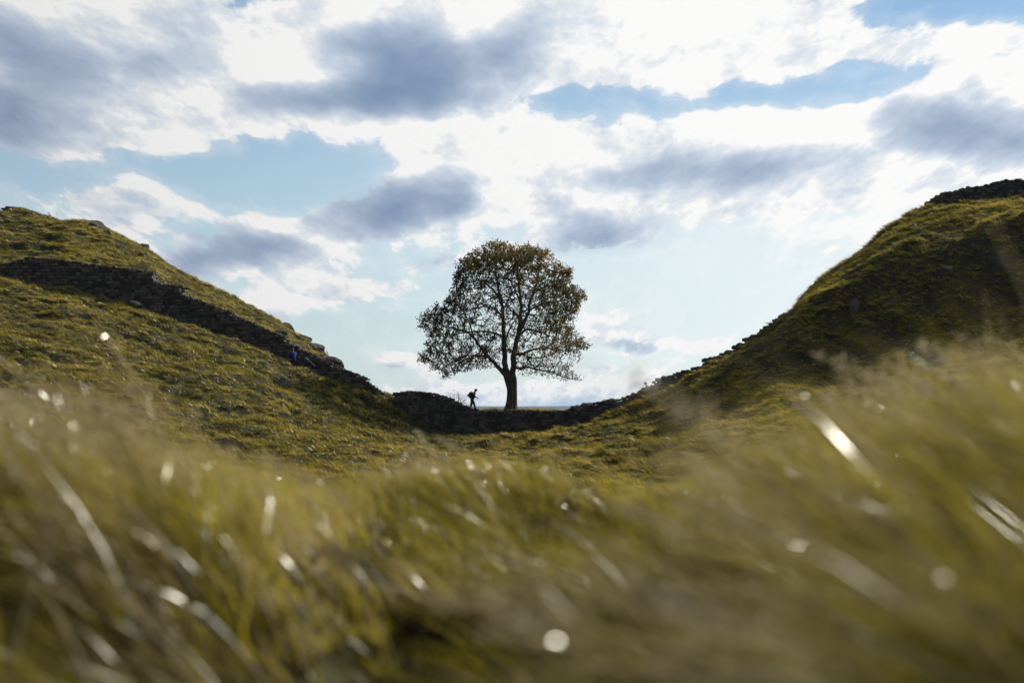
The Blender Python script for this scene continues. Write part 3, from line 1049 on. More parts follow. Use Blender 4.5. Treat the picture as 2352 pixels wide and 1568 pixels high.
    link('twigs', fast_mesh('twigs', np.concatenate(V), np.concatenate(Q)), M['bark'], root)
    # --- leaves on the young wood
    young = np.array([i for i in range(n_tr, n) if rad[i] < .030])
    base = NP[young]
    q_ = base + off
    s = np.sqrt(np.clip(1 - (q_[:, 1] / 6.5) ** 2, .02, 1))
    qx, qz = c[0] + (q_[:, 0] - c[0]) / s, c[1] + (q_[:, 2] - c[1]) / s
    sh = ~in_poly(c[0] + (qx - c[0]) / .74, c[1] + (qz - c[1]) / .74, poly)
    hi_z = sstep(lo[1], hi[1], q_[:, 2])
    cl = fbm2(q_[:, 0] * .8 + q_[:, 1] * .4, q_[:, 2] * .9 + q_[:, 1] * .5, 55, 3)
    want = np.where(sh, 7.5, 3.0) * (.42 + .72 * hi_z) * np.clip(.95 + 2.4 * cl, .15, 1.9)
    want = np.where((q_[:, 2] < lo[1] + 2.6) & (q_[:, 0] > c[0] + .5), want * .35, want)
    cnt = rng.poisson(want)
    L = np.repeat(np.arange(len(young)), cnt)
    m = len(L)
    pos = base[L] + rng.normal(0, .115, (m, 3))
    d = rng.normal(0, 1, (m, 3))
    d[:, 2] -= .5
    d /= np.linalg.norm(d, axis=1)[:, None]
    e = np.cross(d, rng.normal(0, 1, (m, 3)))
    e /= np.linalg.norm(e, axis=1)[:, None]
    nn = np.cross(d, e)
    ln = rng.uniform(.09, .165, m)[:, None]
    wd = ln * rng.uniform(.42, .62, m)[:, None]
    v0, v1 = pos, pos + d * ln
    vl = pos + d * ln * .45 + e * wd + nn * ln * .12
    vr = pos + d * ln * .45 - e * wd + nn * ln * .12
    VV = np.stack([v0, vl, v1, vr], 1).reshape(-1, 3)
    b = np.arange(m)[:, None] * 4
    FF = np.concatenate([b + np.array([[0, 1, 2]]), b + np.array([[0, 2, 3]])])
    me = fast_mesh('crown', VV, FF, False)
    lx = (base[L] + off)
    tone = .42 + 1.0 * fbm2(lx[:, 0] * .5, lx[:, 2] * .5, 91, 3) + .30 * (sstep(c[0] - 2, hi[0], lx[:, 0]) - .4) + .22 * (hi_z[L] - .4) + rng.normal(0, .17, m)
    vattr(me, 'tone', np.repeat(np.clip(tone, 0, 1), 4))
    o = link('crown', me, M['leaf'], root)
    o['kind'] = 'stuff'
    print('TREE nodes', n, 'leaves', m)
    return root


sycamore = make_tree()


# ------------------------------------------------------------------ grass (uncountable: one object each, tufts placed by geometry nodes)
def blade_set(name, seed, nbl, length, width, spread, lean, curl, mat, seg=4, head=0.0):
    """a tuft: blades that bend over with the wind (towards -x)"""
    r = np.random.default_rng(seed)
    V, FQ, T, TO = [], [], [], []
    n0 = 0
    for _ in range(nbl):
        L = r.uniform(*length)
        wd = r.uniform(*width)
        ro, th = spread * math.sqrt(r.random()), r.uniform(0, 6.283)
        base = np.array((ro * math.cos(th), ro * math.sin(th), -.03))
        out = np.array((math.cos(th), math.sin(th))) * r.uniform(0, .45)
        dirv = np.array((-lean + r.normal(0, .28) + out[0], r.normal(0, .30) + out[1], 1.0))
        dirv /= np.linalg.norm(dirv)
        cv = np.array((-curl * r.uniform(.4, 1.4), r.normal(0, .25), -r.uniform(.1, .7) * curl))
        side = np.cross(dirv, np.array((r.normal(), r.normal(), .2)))
        side /= np.linalg.norm(side)
        ton = r.random()
        p = base.copy()
        d = dirv.copy()
        for i in range(seg + 1):
            t = i / seg
            hw = wd * (1 - t ** 1.6) * .5 + (.0003 if i == seg else 0)
            if head and t > .62:
                hw = wd * head * math.sin((t - .62) / .38 * math.pi * .93 + .15) * .5
            V += [p - side * hw, p + side * hw]
            T += [t, t]
            TO += [ton, ton]
            if i:
                a = n0 + 2 * (i - 1)
                FQ.append((a, a + 1, a + 3, a + 2))
            d = d + cv / seg * 1.2
            d /= np.linalg.norm(d)
            p = p + d * L / seg
        n0 += 2 * (seg + 1)
    me = fast_mesh(name, np.array(V), np.array(FQ), True)
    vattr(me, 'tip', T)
    vattr(me, 'tone', TO)
    me.materials.append(mat)
    return bpy.data.objects.new(name, me)


def seed_stalk(name, seed, n, length, mat):
    """flowering stems with loose feathery heads"""
    r = np.random.default_rng(seed)
    V, FQ, T, TO = [], [], [], []
    for _ in range(n):
        L = r.uniform(*length)
        base = np.array((r.normal(0, .04), r.normal(0, .04), -.03))
        d = np.array((-.55 + r.normal(0, .15), r.normal(0, .22), 1.0))
        d /= np.linalg.norm(d)
        ton = r.uniform(.6, 1)
        p, seg = base.copy(), 9
        pts = [p.copy()]
        for i in range(seg):
            d = d + np.array((-.085, r.normal(0, .02), -.035 - .05 * (i > 6)))
            d /= np.linalg.norm(d)
            p = p + d * L / seg
            pts.append(p.copy())

        def strip(a, b, w0, w1, t0, t1):
            dd = b - a
            s = np.cross(dd, np.array((r.normal(), r.normal(), r.normal())))
            s /= np.linalg.norm(s) + 1e-9
            k = len(V)
            V.extend([a - s * w0, a + s * w0, b + s * w1, b - s * w1])
            T.extend([t0, t0, t1, t1])
            TO.extend([ton] * 4)
            FQ.append((k, k + 1, k + 2, k + 3))
        for i in range(seg):
            strip(pts[i], pts[i + 1], .0011, .0009, .3 + .5 * i / seg, .3 + .5 * (i + 1) / seg)
        for i in range(26):
            t = 6.2 + 2.8 * (i / 26)
            k = min(int(t), seg - 1)
            a = pts[k] + (pts[k + 1] - pts[k]) * (t - k)
            q_ = np.array((-.5 + r.normal(0, .5), r.normal(0, .6), .55 + r.normal(0, .4)))
            q_ /= np.linalg.norm(q_)
            b = a + q_ * L * .075 * (1.25 - i / 26)
            strip(a, b, .0005, .0016, .9, 1)
            strip(b - q_ * .010, b + q_ * .012, .0026, .0008, 1, 1)
    me = fast_mesh(name, np.array(V), np.array(FQ), True)
    vattr(me, 'tip', T)
    vattr(me, 'tone', TO)
    me.materials.append(mat)
    return bpy.data.objects.new(name, me)


def scatter(name, P, rot, scl, idx, sources, label):
    me = bpy.data.meshes.new(name)
    me.vertices.add(len(P))
    me.vertices.foreach_set('co', np.asarray(P, np.float32).ravel())
    for nm, arr, ty in (('rot', rot, 'FLOAT_VECTOR'), ('scl', scl, 'FLOAT_VECTOR')):
        a = me.attributes.new(nm, ty, 'POINT')
        a.data.foreach_set('vector', np.asarray(arr, np.float32).ravel())
    a = me.attributes.new('pick', 'INT', 'POINT')
    a.data.foreach_set('value', np.asarray(idx, np.int32))
    o = link(name, me)
    ng = bpy.data.node_groups.new(name, 'GeometryNodeTree')
    ng.interface.new_socket('Geometry', in_out='INPUT', socket_type='NodeSocketGeometry')
    ng.interface.new_socket('Geometry', in_out='OUTPUT', socket_type='NodeSocketGeometry')
    n = NT(ng)
    gi, go = n.add('NodeGroupInput'), n.add('NodeGroupOutput')
    jn = n.add('GeometryNodeJoinGeometry')
    for s in reversed(sources):
        oi = n.add('GeometryNodeObjectInfo')
        oi.inputs['Object'].default_value = s
        oi.inputs['As Instance'].default_value = True
        n.l.new(oi.outputs['Geometry'], jn.inputs[0])
    ip = n.add('GeometryNodeInstanceOnPoints')
    ip.inputs['Pick Instance'].default_value = True
    n.l.new(gi.outputs[0], ip.inputs['Points'])
    n.l.new(jn.outputs[0], ip.inputs['Instance'])
    for nm, ty, sock in (('pick', 'INT', 'Instance Index'), ('rot', 'FLOAT_VECTOR', 'Rotation'), ('scl', 'FLOAT_VECTOR', 'Scale')):
        at_ = n.add('GeometryNodeInputNamedAttribute', data_type=ty)
        at_.inputs['Name'].default_value = nm
        src = at_.outputs[0]
        if nm == 'rot':
            er = n.add('FunctionNodeEulerToRotation')
            n.l.new(src, er.inputs[0])
            src = er.outputs[0]
        n.l.new(src, ip.inputs[sock])
    n.l.new(ip.outputs[0], go.inputs[0])
    md = o.modifiers.new('tufts', 'NODES')
    md.node_group = ng
    tag(o, label, kind='stuff')
    return o


def fan_points(rng, n, y0, y1, k, pad):
    """n random points in the wedge the lens and its neighbours see"""
    Y = np.sqrt(rng.uniform(y0 * y0, y1 * y1, n))
    X = rng.uniform(-1, 1, n) * (k * Y + pad)
    return X, Y


def on_wall(X, Y):
    px = X / Y * F + CX
    a = (Y > 116.75) & (Y < 119.2) & (((px > -60) & (px < 878)) | ((px > 900) & (px < 1815)))
    b = (Y > 125.9) & (Y < 128.2) & (px > 2128)
    return a | b


def hill_grass():
    rng = np.random.default_rng(3)
    src = [blade_set('hill_tuft', 200 + k, 22, (.20, .42), (.014, .026), .20, .35, .8, M['hill_grass'], seg=3) for k in range(5)]
    X, Y = fan_points(rng, 118000, 50, 149, .47, 4)
    keep = ~on_wall(X, Y)
    for wx, wy in ((673, 115.6), (716, 116.0), (1084, 120.0)):            # trodden turf where the walkers stand
        keep &= ~((np.abs(X - (wx - CX) / F * wy) < .55) & (Y > wy - 1.3) & (Y < wy + .4))
    # thin out on the shaded crag of the right hand hill
    px = X / Y * F + CX
    z = height(X, Y)
    e = .6
    gx, gy = (height(X + e, Y) - z) / e, (height(X, Y + e) - z) / e
    steep = np.sqrt(gx * gx + gy * gy)
    keep &= rng.random(len(X)) > .75 * sstep(.9, 1.7, steep)
    X, Y, z, gx, gy = X[keep], Y[keep], z[keep], gx[keep], gy[keep]
    n = len(X)
    lush = fbm2(X * .35, Y * .45, 41, 3)
    s = np.clip(.95 + 1.5 * lush + rng.normal(0, .18, n), .35, 1.9)
    rot = np.stack([np.clip(gy, -1, 1) * .35, -np.clip(gx, -1, 1) * .35, rng.uniform(-.9, .9, n)], 1)
    scl = np.stack([s * rng.uniform(.9, 1.4, n), s * rng.uniform(.9, 1.4, n), s * rng.uniform(.7, 1.15, n)], 1)
    return scatter('hill_grass', np.stack([X, Y, z], 1), rot, scl, rng.integers(0, 5, n), src, 'rough yellow green grass covering both hillsides')


def near_grass():
    rng = np.random.default_rng(4)
    src = [blade_set('near_tuft', 300 + k, 64, (.16, .44), (.0022, .0048), .075, .45, .9, M['near_grass'], seg=5) for k in range(6)]
    src += [blade_set('moss_tuft', 320 + k, 70, (.07, .17), (.003, .0065), .09, .25, .6, M['near_grass'], seg=3) for k in range(2)]
    src += [seed_stalk('seed_stalk', 340 + k, 5, (.40, .62), M['straw']) for k in range(4)]
    src += [blade_set('straw_tuft', 360 + k, 60, (.18, .46), (.0022, .0046), .08, .5, .9, M['straw'], seg=5) for k in range(3)]
    Xs, Ys, Is, Ss = [], [], [], []

    def add(n, y0, y1, kinds, smin, smax, fn=None, k=.48, pad=.7):
        X, Y = fan_points(rng, n, y0, y1, k, pad)
        keep = np.ones(n, bool) if fn is None else rng.random(n) < fn(X, Y)
        X, Y = X[keep], Y[keep]
        Xs.append(X)
        Ys.append(Y)
        Is.append(rng.choice(kinds, len(X)))
        Ss.append(rng.uniform(smin, smax, len(X)))
    tus = lambda X, Y: .22 + .78 * hummock(X, Y)
    add(8000, .85, 8, range(6), .6, 1.1, tus, .58, 1.5)
    add(6600, .75, 8, (6, 7), .7, 1.3, None, .58, 1.5)
    add(6000, 8, 50, range(6), .9, 1.5, None, .5, 3)
    # tall tussocks to the right and to the left of the lens
    right = lambda X, Y: sstep(.10, .30, X / Y) * .9
    left = lambda X, Y: sstep(.08, .24, -X / Y) * .8
    add(820, 1.2, 3.4, (0, 1, 2, 12, 13, 14), 1.1, 1.5, right)
    add(800, 1.7, 4.2, (0, 1, 2, 12, 13, 14), 1.3, 1.8, left)
    add(500, 2.5, 7, (12, 13, 14), .6, 1.0)
    add(760, 1.3, 3.8, range(8, 12), 1.2, 2.0, right)
    add(700, 1.8, 4.6, range(8, 12), 1.4, 2.0, left)
    add(300, 2.6, 7.5, range(8, 12), .55, .9)
    X, Y, I, S = map(np.concatenate, (Xs, Ys, Is, Ss))
    # keep the lens clear
    ok = (Y > .8) & ((np.abs(X) > .05) | (Y > 1.3))
    X, Y, I, S = X[ok], Y[ok], I[ok], S[ok]
    n = len(X)
    z = height(X, Y)
    S = S * np.where(Y < 9, .62 + .5 * hummock(X, Y), 1)
    # how tall the grass stands, read off the photograph: near clumps and the hump behind them
    tall = np.where(I >= 12, .30, np.where(I >= 8, .42, np.where(I >= 6, .14, .30)))
    tipx = (X - np.where((I >= 8) & (I < 12), 1.0, .5) * tall * S) / Y * F + CX
    LN = [(-400, 800), (0, 845), (300, 900), (480, 1010), (650, 1190), (1000, 1300), (1400, 1270), (1580, 1060), (1700, 860), (1800, 755), (2050, 665), (2352, 640), (2800, 600)]
    LF = [(-400, 860), (0, 880), (500, 985), (620, 1045), (900, 1015), (1100, 985), (1300, 1015), (1600, 990), (1700, 905), (1800, 800), (2352, 740), (2800, 700)]
    lim = np.where(Y < 2.7, np.interp(tipx, *zip(*LN)), np.interp(tipx, *zip(*LF))) + np.abs(rng.normal(0, 38, n)) - np.where((I >= 8) & (I < 12) & ((tipx < 1000) | (tipx > 1840)), 65, 0) + np.where((tipx > 1380) & (tipx < 1790), 70, 0)
    zmax = (HZ - lim) / F * Y
    smax = (zmax - z) / tall
    ok = (smax > .32) | (Y > 9)
    S = np.where(Y > 9, S, np.minimum(S, smax))
    X, Y, I, S, z = X[ok], Y[ok], I[ok], S[ok], z[ok]
    n = len(X)
    rot = np.stack([rng.normal(0, .12, n), rng.normal(-.1, .16, n), rng.uniform(-.8, .8, n)], 1)
    scl = np.stack([S, S, S * rng.uniform(.85, 1.1, n)], 1)
    return scatter('foreground_grass', np.stack([X, Y, z], 1), rot, scl, I, src, 'windblown straw and yellow green grass close to the lens')


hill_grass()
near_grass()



# ------------------------------------------------------------------ bracken deepening the shaded hollow, turf on the wall head
def bracken():
    rng = np.random.default_rng(8)
    src = [blade_set('frond', 400 + k, 16, (.35, .75), (.05, .10), .22, .1, .9, M['fern'], seg=4) for k in range(3)]
    px = rng.uniform(655, 1060, 1700)
    Y = rng.uniform(98, 116.6, 1700)
    dens = np.clip(.35 + 3.0 * fbm2(px * .02, Y * .3, 71, 3), 0, 1) * sstep(655, 800, px)  # dark fronds packed in here to deepen the tree's shadow
    k = rng.random(1700) < dens
    X, Y = (px[k] - CX) / F * Y[k], Y[k]
    n = len(X)
    s = rng.uniform(.5, 1.05, n)
    rot = np.stack([rng.normal(0, .15, n), rng.normal(0, .15, n), rng.uniform(0, 6.3, n)], 1)
    return scatter('bracken', np.stack([X, Y, height(X, Y)], 1), rot, np.stack([s, s, s], 1), rng.integers(0, 3, n), src, 'dark green bracken deepening the shaded hollow below the wall')


def wall_turf():
    rng = np.random.default_rng(9)
    src = [blade_set('turf_tuft', 420 + k, 18, (.06, .15), (.010, .022), .16, .3, .8, M['hill_grass'], seg=3) for k in range(3)]
    n = 900
    px = np.concatenate([rng.uniform(1085, 1330, 620), rng.uniform(905, 1085, 130), rng.uniform(2240, 2480, 150)])
    Yb = np.where(px > 2000, 126.2, 117.1)
    Y = Yb + rng.uniform(.1, 1.9, n)
    X = (px - CX) / F * Yb
    zt = np.where(px > 2000, poly_fn(W_TOP, 126.2)(X), poly_fn(W_GAP, 117.1)(X)) - .05
    s = rng.uniform(.6, 1.3, n)
    rot = np.stack([rng.normal(0, .1, n), rng.normal(0, .1, n), rng.uniform(-1, 1, n)], 1)
    return scatter('wall_turf', np.stack([X, Y, zt], 1), rot, np.stack([s, s, s], 1), rng.integers(0, 3, n), src, 'sunlit turf growing along the wall head beside the tree')


bracken()
wall_turf()


# ------------------------------------------------------------------ bare bushes
def make_bush(label, loc, hgt, seed, stems, lean, leafy):
    r = random.Random(seed)
    root = empty('thorn_bush', loc)
    tag(root, label, 'bush')
    tips = []

    def grow(p, d, L, rad, depth, V, Q):
        n = 5
        pts, rr = [np.array(p)], [rad]
        dd = np.array(d, float)
        q_ = np.array(p, float)
        for i in range(n):
            dd = dd + np.array([r.gauss(0, .22), r.gauss(0, .22), r.gauss(.04, .12)])
            dd /= np.linalg.norm(dd)
            q_ = q_ + dd * L / n
            pts.append(q_.copy())
            rr.append(rad * (1 - .55 * (i + 1) / n))
        tube(pts, rr, 5, V, Q)
        if depth == 0:
            tips.append(q_.copy())
            return
        for k in range(r.choice((3, 4))):
            j = r.randint(2, n)
            d2 = dd + np.array([r.gauss(0, .75), r.gauss(0, .75), r.gauss(.1, .45)])
            d2 /= np.linalg.norm(d2)
            grow(pts[j], d2, L * r.uniform(.5, .75), rr[j] * .62, depth - 1, V, Q)
    for s in range(stems):
        V, Q = [], []
        a = r.uniform(-.6, .6)
        grow((r.gauss(0, .25) * hgt * .5, r.gauss(0, .15), -.1), (lean + a, r.gauss(0, .3), 1.0), hgt * r.uniform(.42, .58), .022 * hgt + .004, 3, V, Q)
        link('stem', fast_mesh('stem', np.concatenate(V), np.concatenate(Q)), M['bark'], root)
    V, Fc, TT = [], [], []
    for t in tips:
        if r.random() > leafy:
            continue
        for _ in range(2):
            c = t + np.array([r.gauss(0, .03) for _ in range(3)])
            a, b = [np.array([r.gauss(0, 1) for _ in range(3)]) for _ in range(2)]
            a, b = a / np.linalg.norm(a) * .035, b / np.linalg.norm(b) * .02
            k = len(V)
            V += [c - a, c + b, c + a, c - b]
            Fc.append((k, k + 1, k + 2, k + 3))
            TT += [r.random() * .6] * 4
    if V:
        me = fast_mesh('leaves', np.array(V), np.array(Fc), False)
        vattr(me, 'tone', TT)
        o = link('leaves', me, M['leaf'], root)
        o['kind'] = 'stuff'
    return root


def put(x, y, Y, dz=0.0):
    X = (x - CX) / F * Y
    return (X, Y, hz(X, Y) + dz)


make_bush('bare twiggy thorn bush leaning over the wall beside the walker with a rucksack', put(1050, 930, 119.7), 1.75, 5, 5, .1, .25)
make_bush('low bare thorn twigs between the bush and the walker with a rucksack', put(1078, 938, 119.6), .95, 8, 3, .35, .2)
make_bush('tiny windswept sapling on the edge of the steep hill', put(1850, 690, 118.5), .75, 12, 2, -.7, .5)
make_bush('small tuft of twigs on the crest where the long wall ends', put(893, 905, 118.8), .4, 15, 2, 0, .6)


# ------------------------------------------------------------------ people
M['skin'] = plain('skin', (.42, .26, .18), .6, .3, .1)
M['hair'] = plain('dark_hair', (.025, .018, .013), .6, .3, .3, 60)
M['black_cloth'] = plain('black_cloth', (.016, .016, .018), .85, .2)
M['charcoal_cloth'] = plain('charcoal_cloth', (.045, .042, .040), .85, .2)
M['brown_cloth'] = plain('brown_cloth', (.085, .062, .045), .85, .2)
M['blue_cloth'] = plain('blue_cloth', (.012, .025, .30), .7, .3)
M['navy_cloth'] = plain('navy_cloth', (.025, .045, .17), .8, .2)
M['teal_cloth'] = plain('teal_cloth', (.02, .20, .19), .75, .25)
M['boot'] = plain('boot_leather', (.03, .022, .016), .6, .35)
M['pack'] = plain('rucksack_nylon', (.05, .045, .04), .7, .3)


def skin_obj(name, chains, mat, parent, sub=1):
    """chains of (x, y, z, radius); a chain that starts where another passes is joined to it"""
    verts, edges, rads, roots = [], [], [], []
    find = {}
    for ch in chains:
        prev = None
        for (x, y, z, rr) in ch:
            key = (round(x, 4), round(y, 4), round(z, 4))
            if key in find:
                i = find[key]
            else:
                i = len(verts)
                find[key] = i
                verts.append((x, y, z))
                rads.append(rr)
                if prev is None:
                    roots.append(i)
            if prev is not None and prev != i:
                edges.append((prev, i))
            prev = i
    me = bpy.data.meshes.new(name)
    me.from_pydata(verts, edges, [])
    o = link(name, me, mat, parent)
    sk = o.modifiers.new('skin', 'SKIN')
    sk.use_smooth_shade = True
    sk.branch_smoothing = .4
    lay = me.skin_vertices[0].data
    for i, rr in enumerate(rads):
        if isinstance(rr, tuple):
            lay[i].radius = rr
        else:
            lay[i].radius = (rr, rr)
        lay[i].use_root = i in roots
    ss = o.modifiers.new('sub', 'SUBSURF')
    ss.levels = ss.render_levels = sub
    return o


def lerp(a, b, t):
    return tuple(a[i] + (b[i] - a[i]) * t for i in range(3))


def ball(name, c, s, mat, parent, rot=(0, 0, 0), cut=None, seg=14):
    bm = bmesh.new()
    bmesh.ops.create_uvsphere(bm, u_segments=seg, v_segments=seg - 4, radius=1.0)
    if cut is not None:
        bmesh.ops.delete(bm, geom=[v for v in bm.verts if cut(v.co)], context='VERTS')
    for f in bm.faces:
        f.smooth = True
    me = bpy.data.meshes.new(name)
    bm.to_mesh(me)
    bm.free()
    o = link(name, me, mat, parent)
    o.location, o.scale, o.rotation_euler = c, s, rot
    return o


def make_person(label, loc, turn, J, mats, hat=None, pack=False, coat_len=.0, hgt=1.0):
    """J: joints in metres, facing +x, left is +y"""
    root = empty('person', loc)
    root.rotation_euler = (0, 0, turn)
    root.scale = (hgt * 1.14, hgt * 1.14, hgt)
    tag(root, label, 'person')
    g = lambda k, rr: (*J[k], rr)
    mid = lambda a, b, t, rr: (*lerp(J[a], J[b], t), rr)
    hd = np.array(J['head'])
    nk = np.array(J['neck'])
    up = (hd - nk) / np.linalg.norm(hd - nk)
    fw = np.array(J.get('look', (1, 0, 0)), float)
    fw /= np.linalg.norm(fw)
    lf = np.cross(up, fw)
    pt = lambda a, b=0, c=0: tuple(hd + up * a + fw * b + lf * c)
    # body: one surface from head to feet
    ch = [[g('pelvis', (.13, .15)), mid('pelvis', 'chest', .5, (.11, .14)), g('chest', (.12, .16)), mid('chest', 'neck', .75, .09), g('neck', .055), (*pt(-.10), .058), (*pt(-.02, .015), (.088, .095)), (*pt(.06, 0), (.092, .098)), (*pt(.11), .06)]]
    for s in ('l', 'r'):
        ch.append([g('chest', (.12, .16)), g('sh_' + s, .062), mid('sh_' + s, 'el_' + s, .5, .050), g('el_' + s, .042), mid('el_' + s, 'wr_' + s, .5, .038), g('wr_' + s, .028)])
        ch.append([g('pelvis', (.13, .15)), g('hip_' + s, .088), mid('hip_' + s, 'kn_' + s, .5, .075), g('kn_' + s, .056), mid('kn_' + s, 'an_' + s, .4, .054), g('an_' + s, .038), g('toe_' + s, .034)])
        # palm and five fingers
        w_ = np.array(J['wr_' + s])
        e_ = np.array(J['el_' + s])
        d = (w_ - e_) / np.linalg.norm(w_ - e_)
        sd = np.cross(d, np.array((0, 1 if s == 'l' else -1, .2)))
        sd /= np.linalg.norm(sd)
        pn = np.cross(d, sd)
        palm = w_ + d * .055
        ch.append([g('wr_' + s, .028), (*palm, (.034, .018)), (*(w_ + d * .085), (.036, .016))])
        for k, (o_, L) in enumerate(((-.028, .060), (-.010, .074), (.010, .070), (.028, .056))):
            a = w_ + d * .08 + sd * o_
            b = a + d * L * .55 + pn * .006
            c = b + d * L * .40 + pn * .018
            ch.append([(*a, .0095), (*b, .0090), (*c, .0075)])
        a = w_ + d * .035 + sd * .03
        ch.append([(*a, .012), (*(a + sd * .026 + d * .024), .0105), (*(a + sd * .032 + d * .052 + pn * .01), .0085)])
    skin_obj('body', ch, M['skin'], root)
    # clothes
    jk = [[mid('pelvis', 'chest', -.12 - coat_len, (.20, .215)), g('pelvis', (.20, .21)), mid('pelvis', 'chest', .5, (.205, .21)), g('chest', (.215, .225)), mid('chest', 'neck', .7, .14), mid('chest', 'neck', .95, .098)]]
    for s in ('l', 'r'):
        jk.append([g('chest', (.215, .225)), g('sh_' + s, .105), mid('sh_' + s, 'el_' + s, .5, .086), g('el_' + s, .075), mid('el_' + s, 'wr_' + s, .5, .066), mid('el_' + s, 'wr_' + s, .95, .054)])
    skin_obj('jacket', jk, mats[0], root)
    tr = [[g('pelvis', (.145, .165)), mid('pelvis', 'chest', .2, (.135, .16))]]
    for s in ('l', 'r'):
        tr.append([g('pelvis', (.145, .165)), g('hip_' + s, .125), mid('hip_' + s, 'kn_' + s, .5, .112), g('kn_' + s, .092), mid('kn_' + s, 'an_' + s, .45, .086), mid('kn_' + s, 'an_' + s, .9, .074)])
        an, to = np.array(J['an_' + s]), np.array(J['toe_' + s])
        heel = an - (to - an) * .28
        bt = [[(*lerp(J['kn_' + s], J['an_' + s], .78), .054), (*an, .056), (*lerp(an, to, .55), .050), (*to, .044)], [(*an, .056), (*(heel + np.array((0, 0, -.025))), .044)]]
        skin_obj('boot', bt, M['boot'], root)
    skin_obj('trousers', tr, mats[1], root)
    # face and hair
    rot = Matrix((tuple(fw), tuple(lf), tuple(up))).transposed().to_euler()
    ball('nose', pt(-.015, .092), (.018, .012, .022), M['skin'], root, rot, seg=8)
    for s in (-1, 1):
        ball('eye', pt(.018, .076, .032 * s), (.012, .014, .011), M['hair'], root, rot, seg=8)
        ball('ear', pt(-.005, -.005, .086 * s), (.022, .010, .034), M['skin'], root, rot, seg=8)
    ball('mouth', pt(-.055, .078), (.010, .024, .006), M['brown_cloth'], root, rot, seg=8)
    ball('hat' if hat else 'hair', pt(.045, -.012), (.122, .110, .112), hat or M['hair'], root, rot, cut=lambda c: c.z < -.35 and c.x > -.25)
    if hat == M['teal_cloth']:
        ball('hood', pt(-.05, -.06), (.11, .12, .12), hat, root, rot)
    if pack:
        ch_, pe = np.array(J['chest']), np.array(J['pelvis'])
        ax = (ch_ - pe) / np.linalg.norm(ch_ - pe)
        bk = np.cross(ax, (0, 1, 0))
        bk = -bk if bk[0] > 0 else bk
        c = pe + ax * .27 + bk * .21
        bm = bmesh.new()
        bmesh.ops.create_cube(bm, size=1.0)
        bmesh.ops.scale(bm, vec=(.26, .34, .56), verts=bm.verts)
        bmesh.ops.bevel(bm, geom=bm.edges[:], offset=.09, segments=3, affect='EDGES')
        for f in bm.faces:
            f.smooth = True
        me = bpy.data.meshes.new('rucksack')
        bm.to_mesh(me)
        bm.free()
        pk = link('rucksack', me, M['pack'], root)
        pk.location = c
        pk.rotation_euler = (0, math.atan2(ax[0], ax[2]), 0)
        bm = bmesh.new()
        bmesh.ops.create_cube(bm, size=1.0)
        bmesh.ops.scale(bm, vec=(.10, .24, .22), verts=bm.verts)
        bmesh.ops.bevel(bm, geom=bm.edges[:], offset=.035, segments=2, affect='EDGES')
        me = bpy.data.meshes.new('pocket')
        bm.to_mesh(me)
        bm.free()
        po = link('pocket', me, M['pack'], pk)
        po.location = (-.14, 0, -.10)
        for s in (-1, 1):
            V, Q = [], []
            tube(smooth_path([(.10, .10 * s, .26), (.26, .13 * s, .28), (.34, .14 * s, .10), (.24, .13 * s, -.16), (.10, .12 * s, -.22)], .05), [.022] * 99, 6, V, Q)
            link('strap', fast_mesh('strap', np.concatenate(V), np.concatenate(Q)), M['black_cloth'], pk)
    return root


walking = dict(pelvis=(0, 0, .93), chest=(.12, 0, 1.30), neck=(.20, 0, 1.45), head=(.27, 0, 1.58), look=(1, .05, -.35),
               sh_l=(.12, .19, 1.40), el_l=(.10, .25, 1.12), wr_l=(.30, .23, 1.02), sh_r=(.13, -.19, 1.40), el_r=(.15, -.25, 1.12), wr_r=(.36, -.22, 1.00),
               hip_l=(0, .09, .88), kn_l=(-.02, .10, .48), an_l=(-.16, .10, .10), toe_l=(-.02, .10, .045), hip_r=(0, -.09, .88), kn_r=(.16, -.10, .49), an_r=(.25, -.10, .09), toe_r=(.44, -.11, .06))
standing = dict(pelvis=(0, 0, .93), chest=(.02, 0, 1.31), neck=(.03, 0, 1.50), head=(.06, 0, 1.66), look=(1, -.2, .05),
                sh_l=(.01, .20, 1.41), el_l=(-.03, .26, 1.12), wr_l=(.05, .25, .87), sh_r=(.01, -.20, 1.41), el_r=(-.03, -.26, 1.12), wr_r=(.05, -.25, .87),
                hip_l=(0, .09, .88), kn_l=(.03, .10, .48), an_l=(-.02, .10, .08), toe_l=(.15, .12, .04), hip_r=(0, -.09, .88), kn_r=(.05, -.10, .48), an_r=(.04, -.10, .08), toe_r=(.21, -.11, .04))
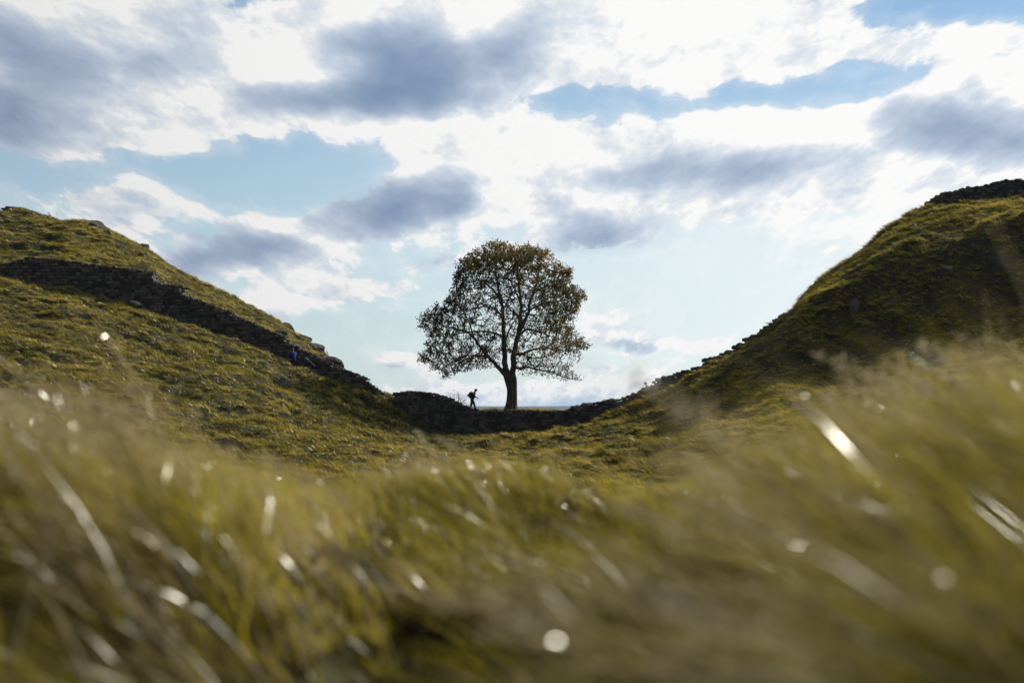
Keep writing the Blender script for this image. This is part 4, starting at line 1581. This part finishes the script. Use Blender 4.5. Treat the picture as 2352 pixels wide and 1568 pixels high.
climbing = dict(pelvis=(-.04, 0, .90), chest=(.22, 0, 1.20), neck=(.33, 0, 1.34), head=(.43, 0, 1.46), look=(1, 0, -.3),
                sh_l=(.24, .19, 1.28), el_l=(.34, .24, 1.02), wr_l=(.54, .20, 1.00), sh_r=(.24, -.19, 1.28), el_r=(.22, -.26, 1.00), wr_r=(.40, -.22, .86),
                hip_l=(-.04, .09, .86), kn_l=(.26, .10, .62), an_l=(.18, .10, .26), toe_l=(.36, .11, .23), hip_r=(-.06, -.09, .86), kn_r=(-.14, -.10, .46), an_r=(-.38, -.10, .09), toe_r=(-.22, -.10, .04))
sitting = dict(pelvis=(0, 0, .12), chest=(.10, 0, .46), neck=(.18, 0, .62), head=(.24, 0, .76), look=(1, .1, -.2),
               sh_l=(.10, .19, .55), el_l=(.22, .24, .32), wr_l=(.42, .14, .38), sh_r=(.10, -.19, .55), el_r=(-.10, -.25, .32), wr_r=(-.28, -.24, .10),
               hip_l=(.02, .09, .11), kn_l=(.40, .12, .42), an_l=(.62, .12, .09), toe_l=(.78, .13, .05), hip_r=(.02, -.09, .11), kn_r=(.36, -.12, .44), an_r=(.58, -.12, .09), toe_r=(.74, -.13, .05))

make_person('hunched walker with a rucksack striding along the wall head towards the tree', put(1084, 941, 120.0), 0.0, walking, (M['charcoal_cloth'], M['brown_cloth']), pack=True, hgt=1.02)
make_person('standing person in a bright blue jacket and black trousers below the long wall', put(673, 837, 115.6), R(128), standing, (M['blue_cloth'], M['black_cloth']), coat_len=.12, hgt=.92)
make_person('person in a long dark coat and teal hood leaning uphill beside the long wall', put(716, 850, 116.0), R(172), climbing, (M['black_cloth'], M['navy_cloth']), hat=M['teal_cloth'], coat_len=.45, hgt=1.0)
make_person('person in brown sitting hunched behind the ragged climbing wall', put(1490, 895, 119.35), R(170), sitting, (M['brown_cloth'], M['charcoal_cloth']))

# ------------------------------------------------------------------ air between here and the far moor
bm = bmesh.new()
bmesh.ops.create_cube(bm, size=1.0)
me = bpy.data.meshes.new('haze')
bm.to_mesh(me)
bm.free()
haze = bpy.data.objects.new('haze', me)
haze.scale = (26000, 13000, 85)
haze.location = (0, 5500, -12)
col.objects.link(haze)
hm, hn, ho = material('haze')
pv = hn.add('ShaderNodeVolumePrincipled')
pv.inputs['Color'].default_value = (.36, .60, 1.0, 1)
pv.inputs['Density'].default_value = 5e-5
pv.inputs['Anisotropy'].default_value = 0.2
hn.l.new(pv.outputs[0], ho.inputs['Volume'])
me.materials.append(hm)
haze['kind'] = 'stuff'
haze['label'] = 'thin pale air softening the far moor'
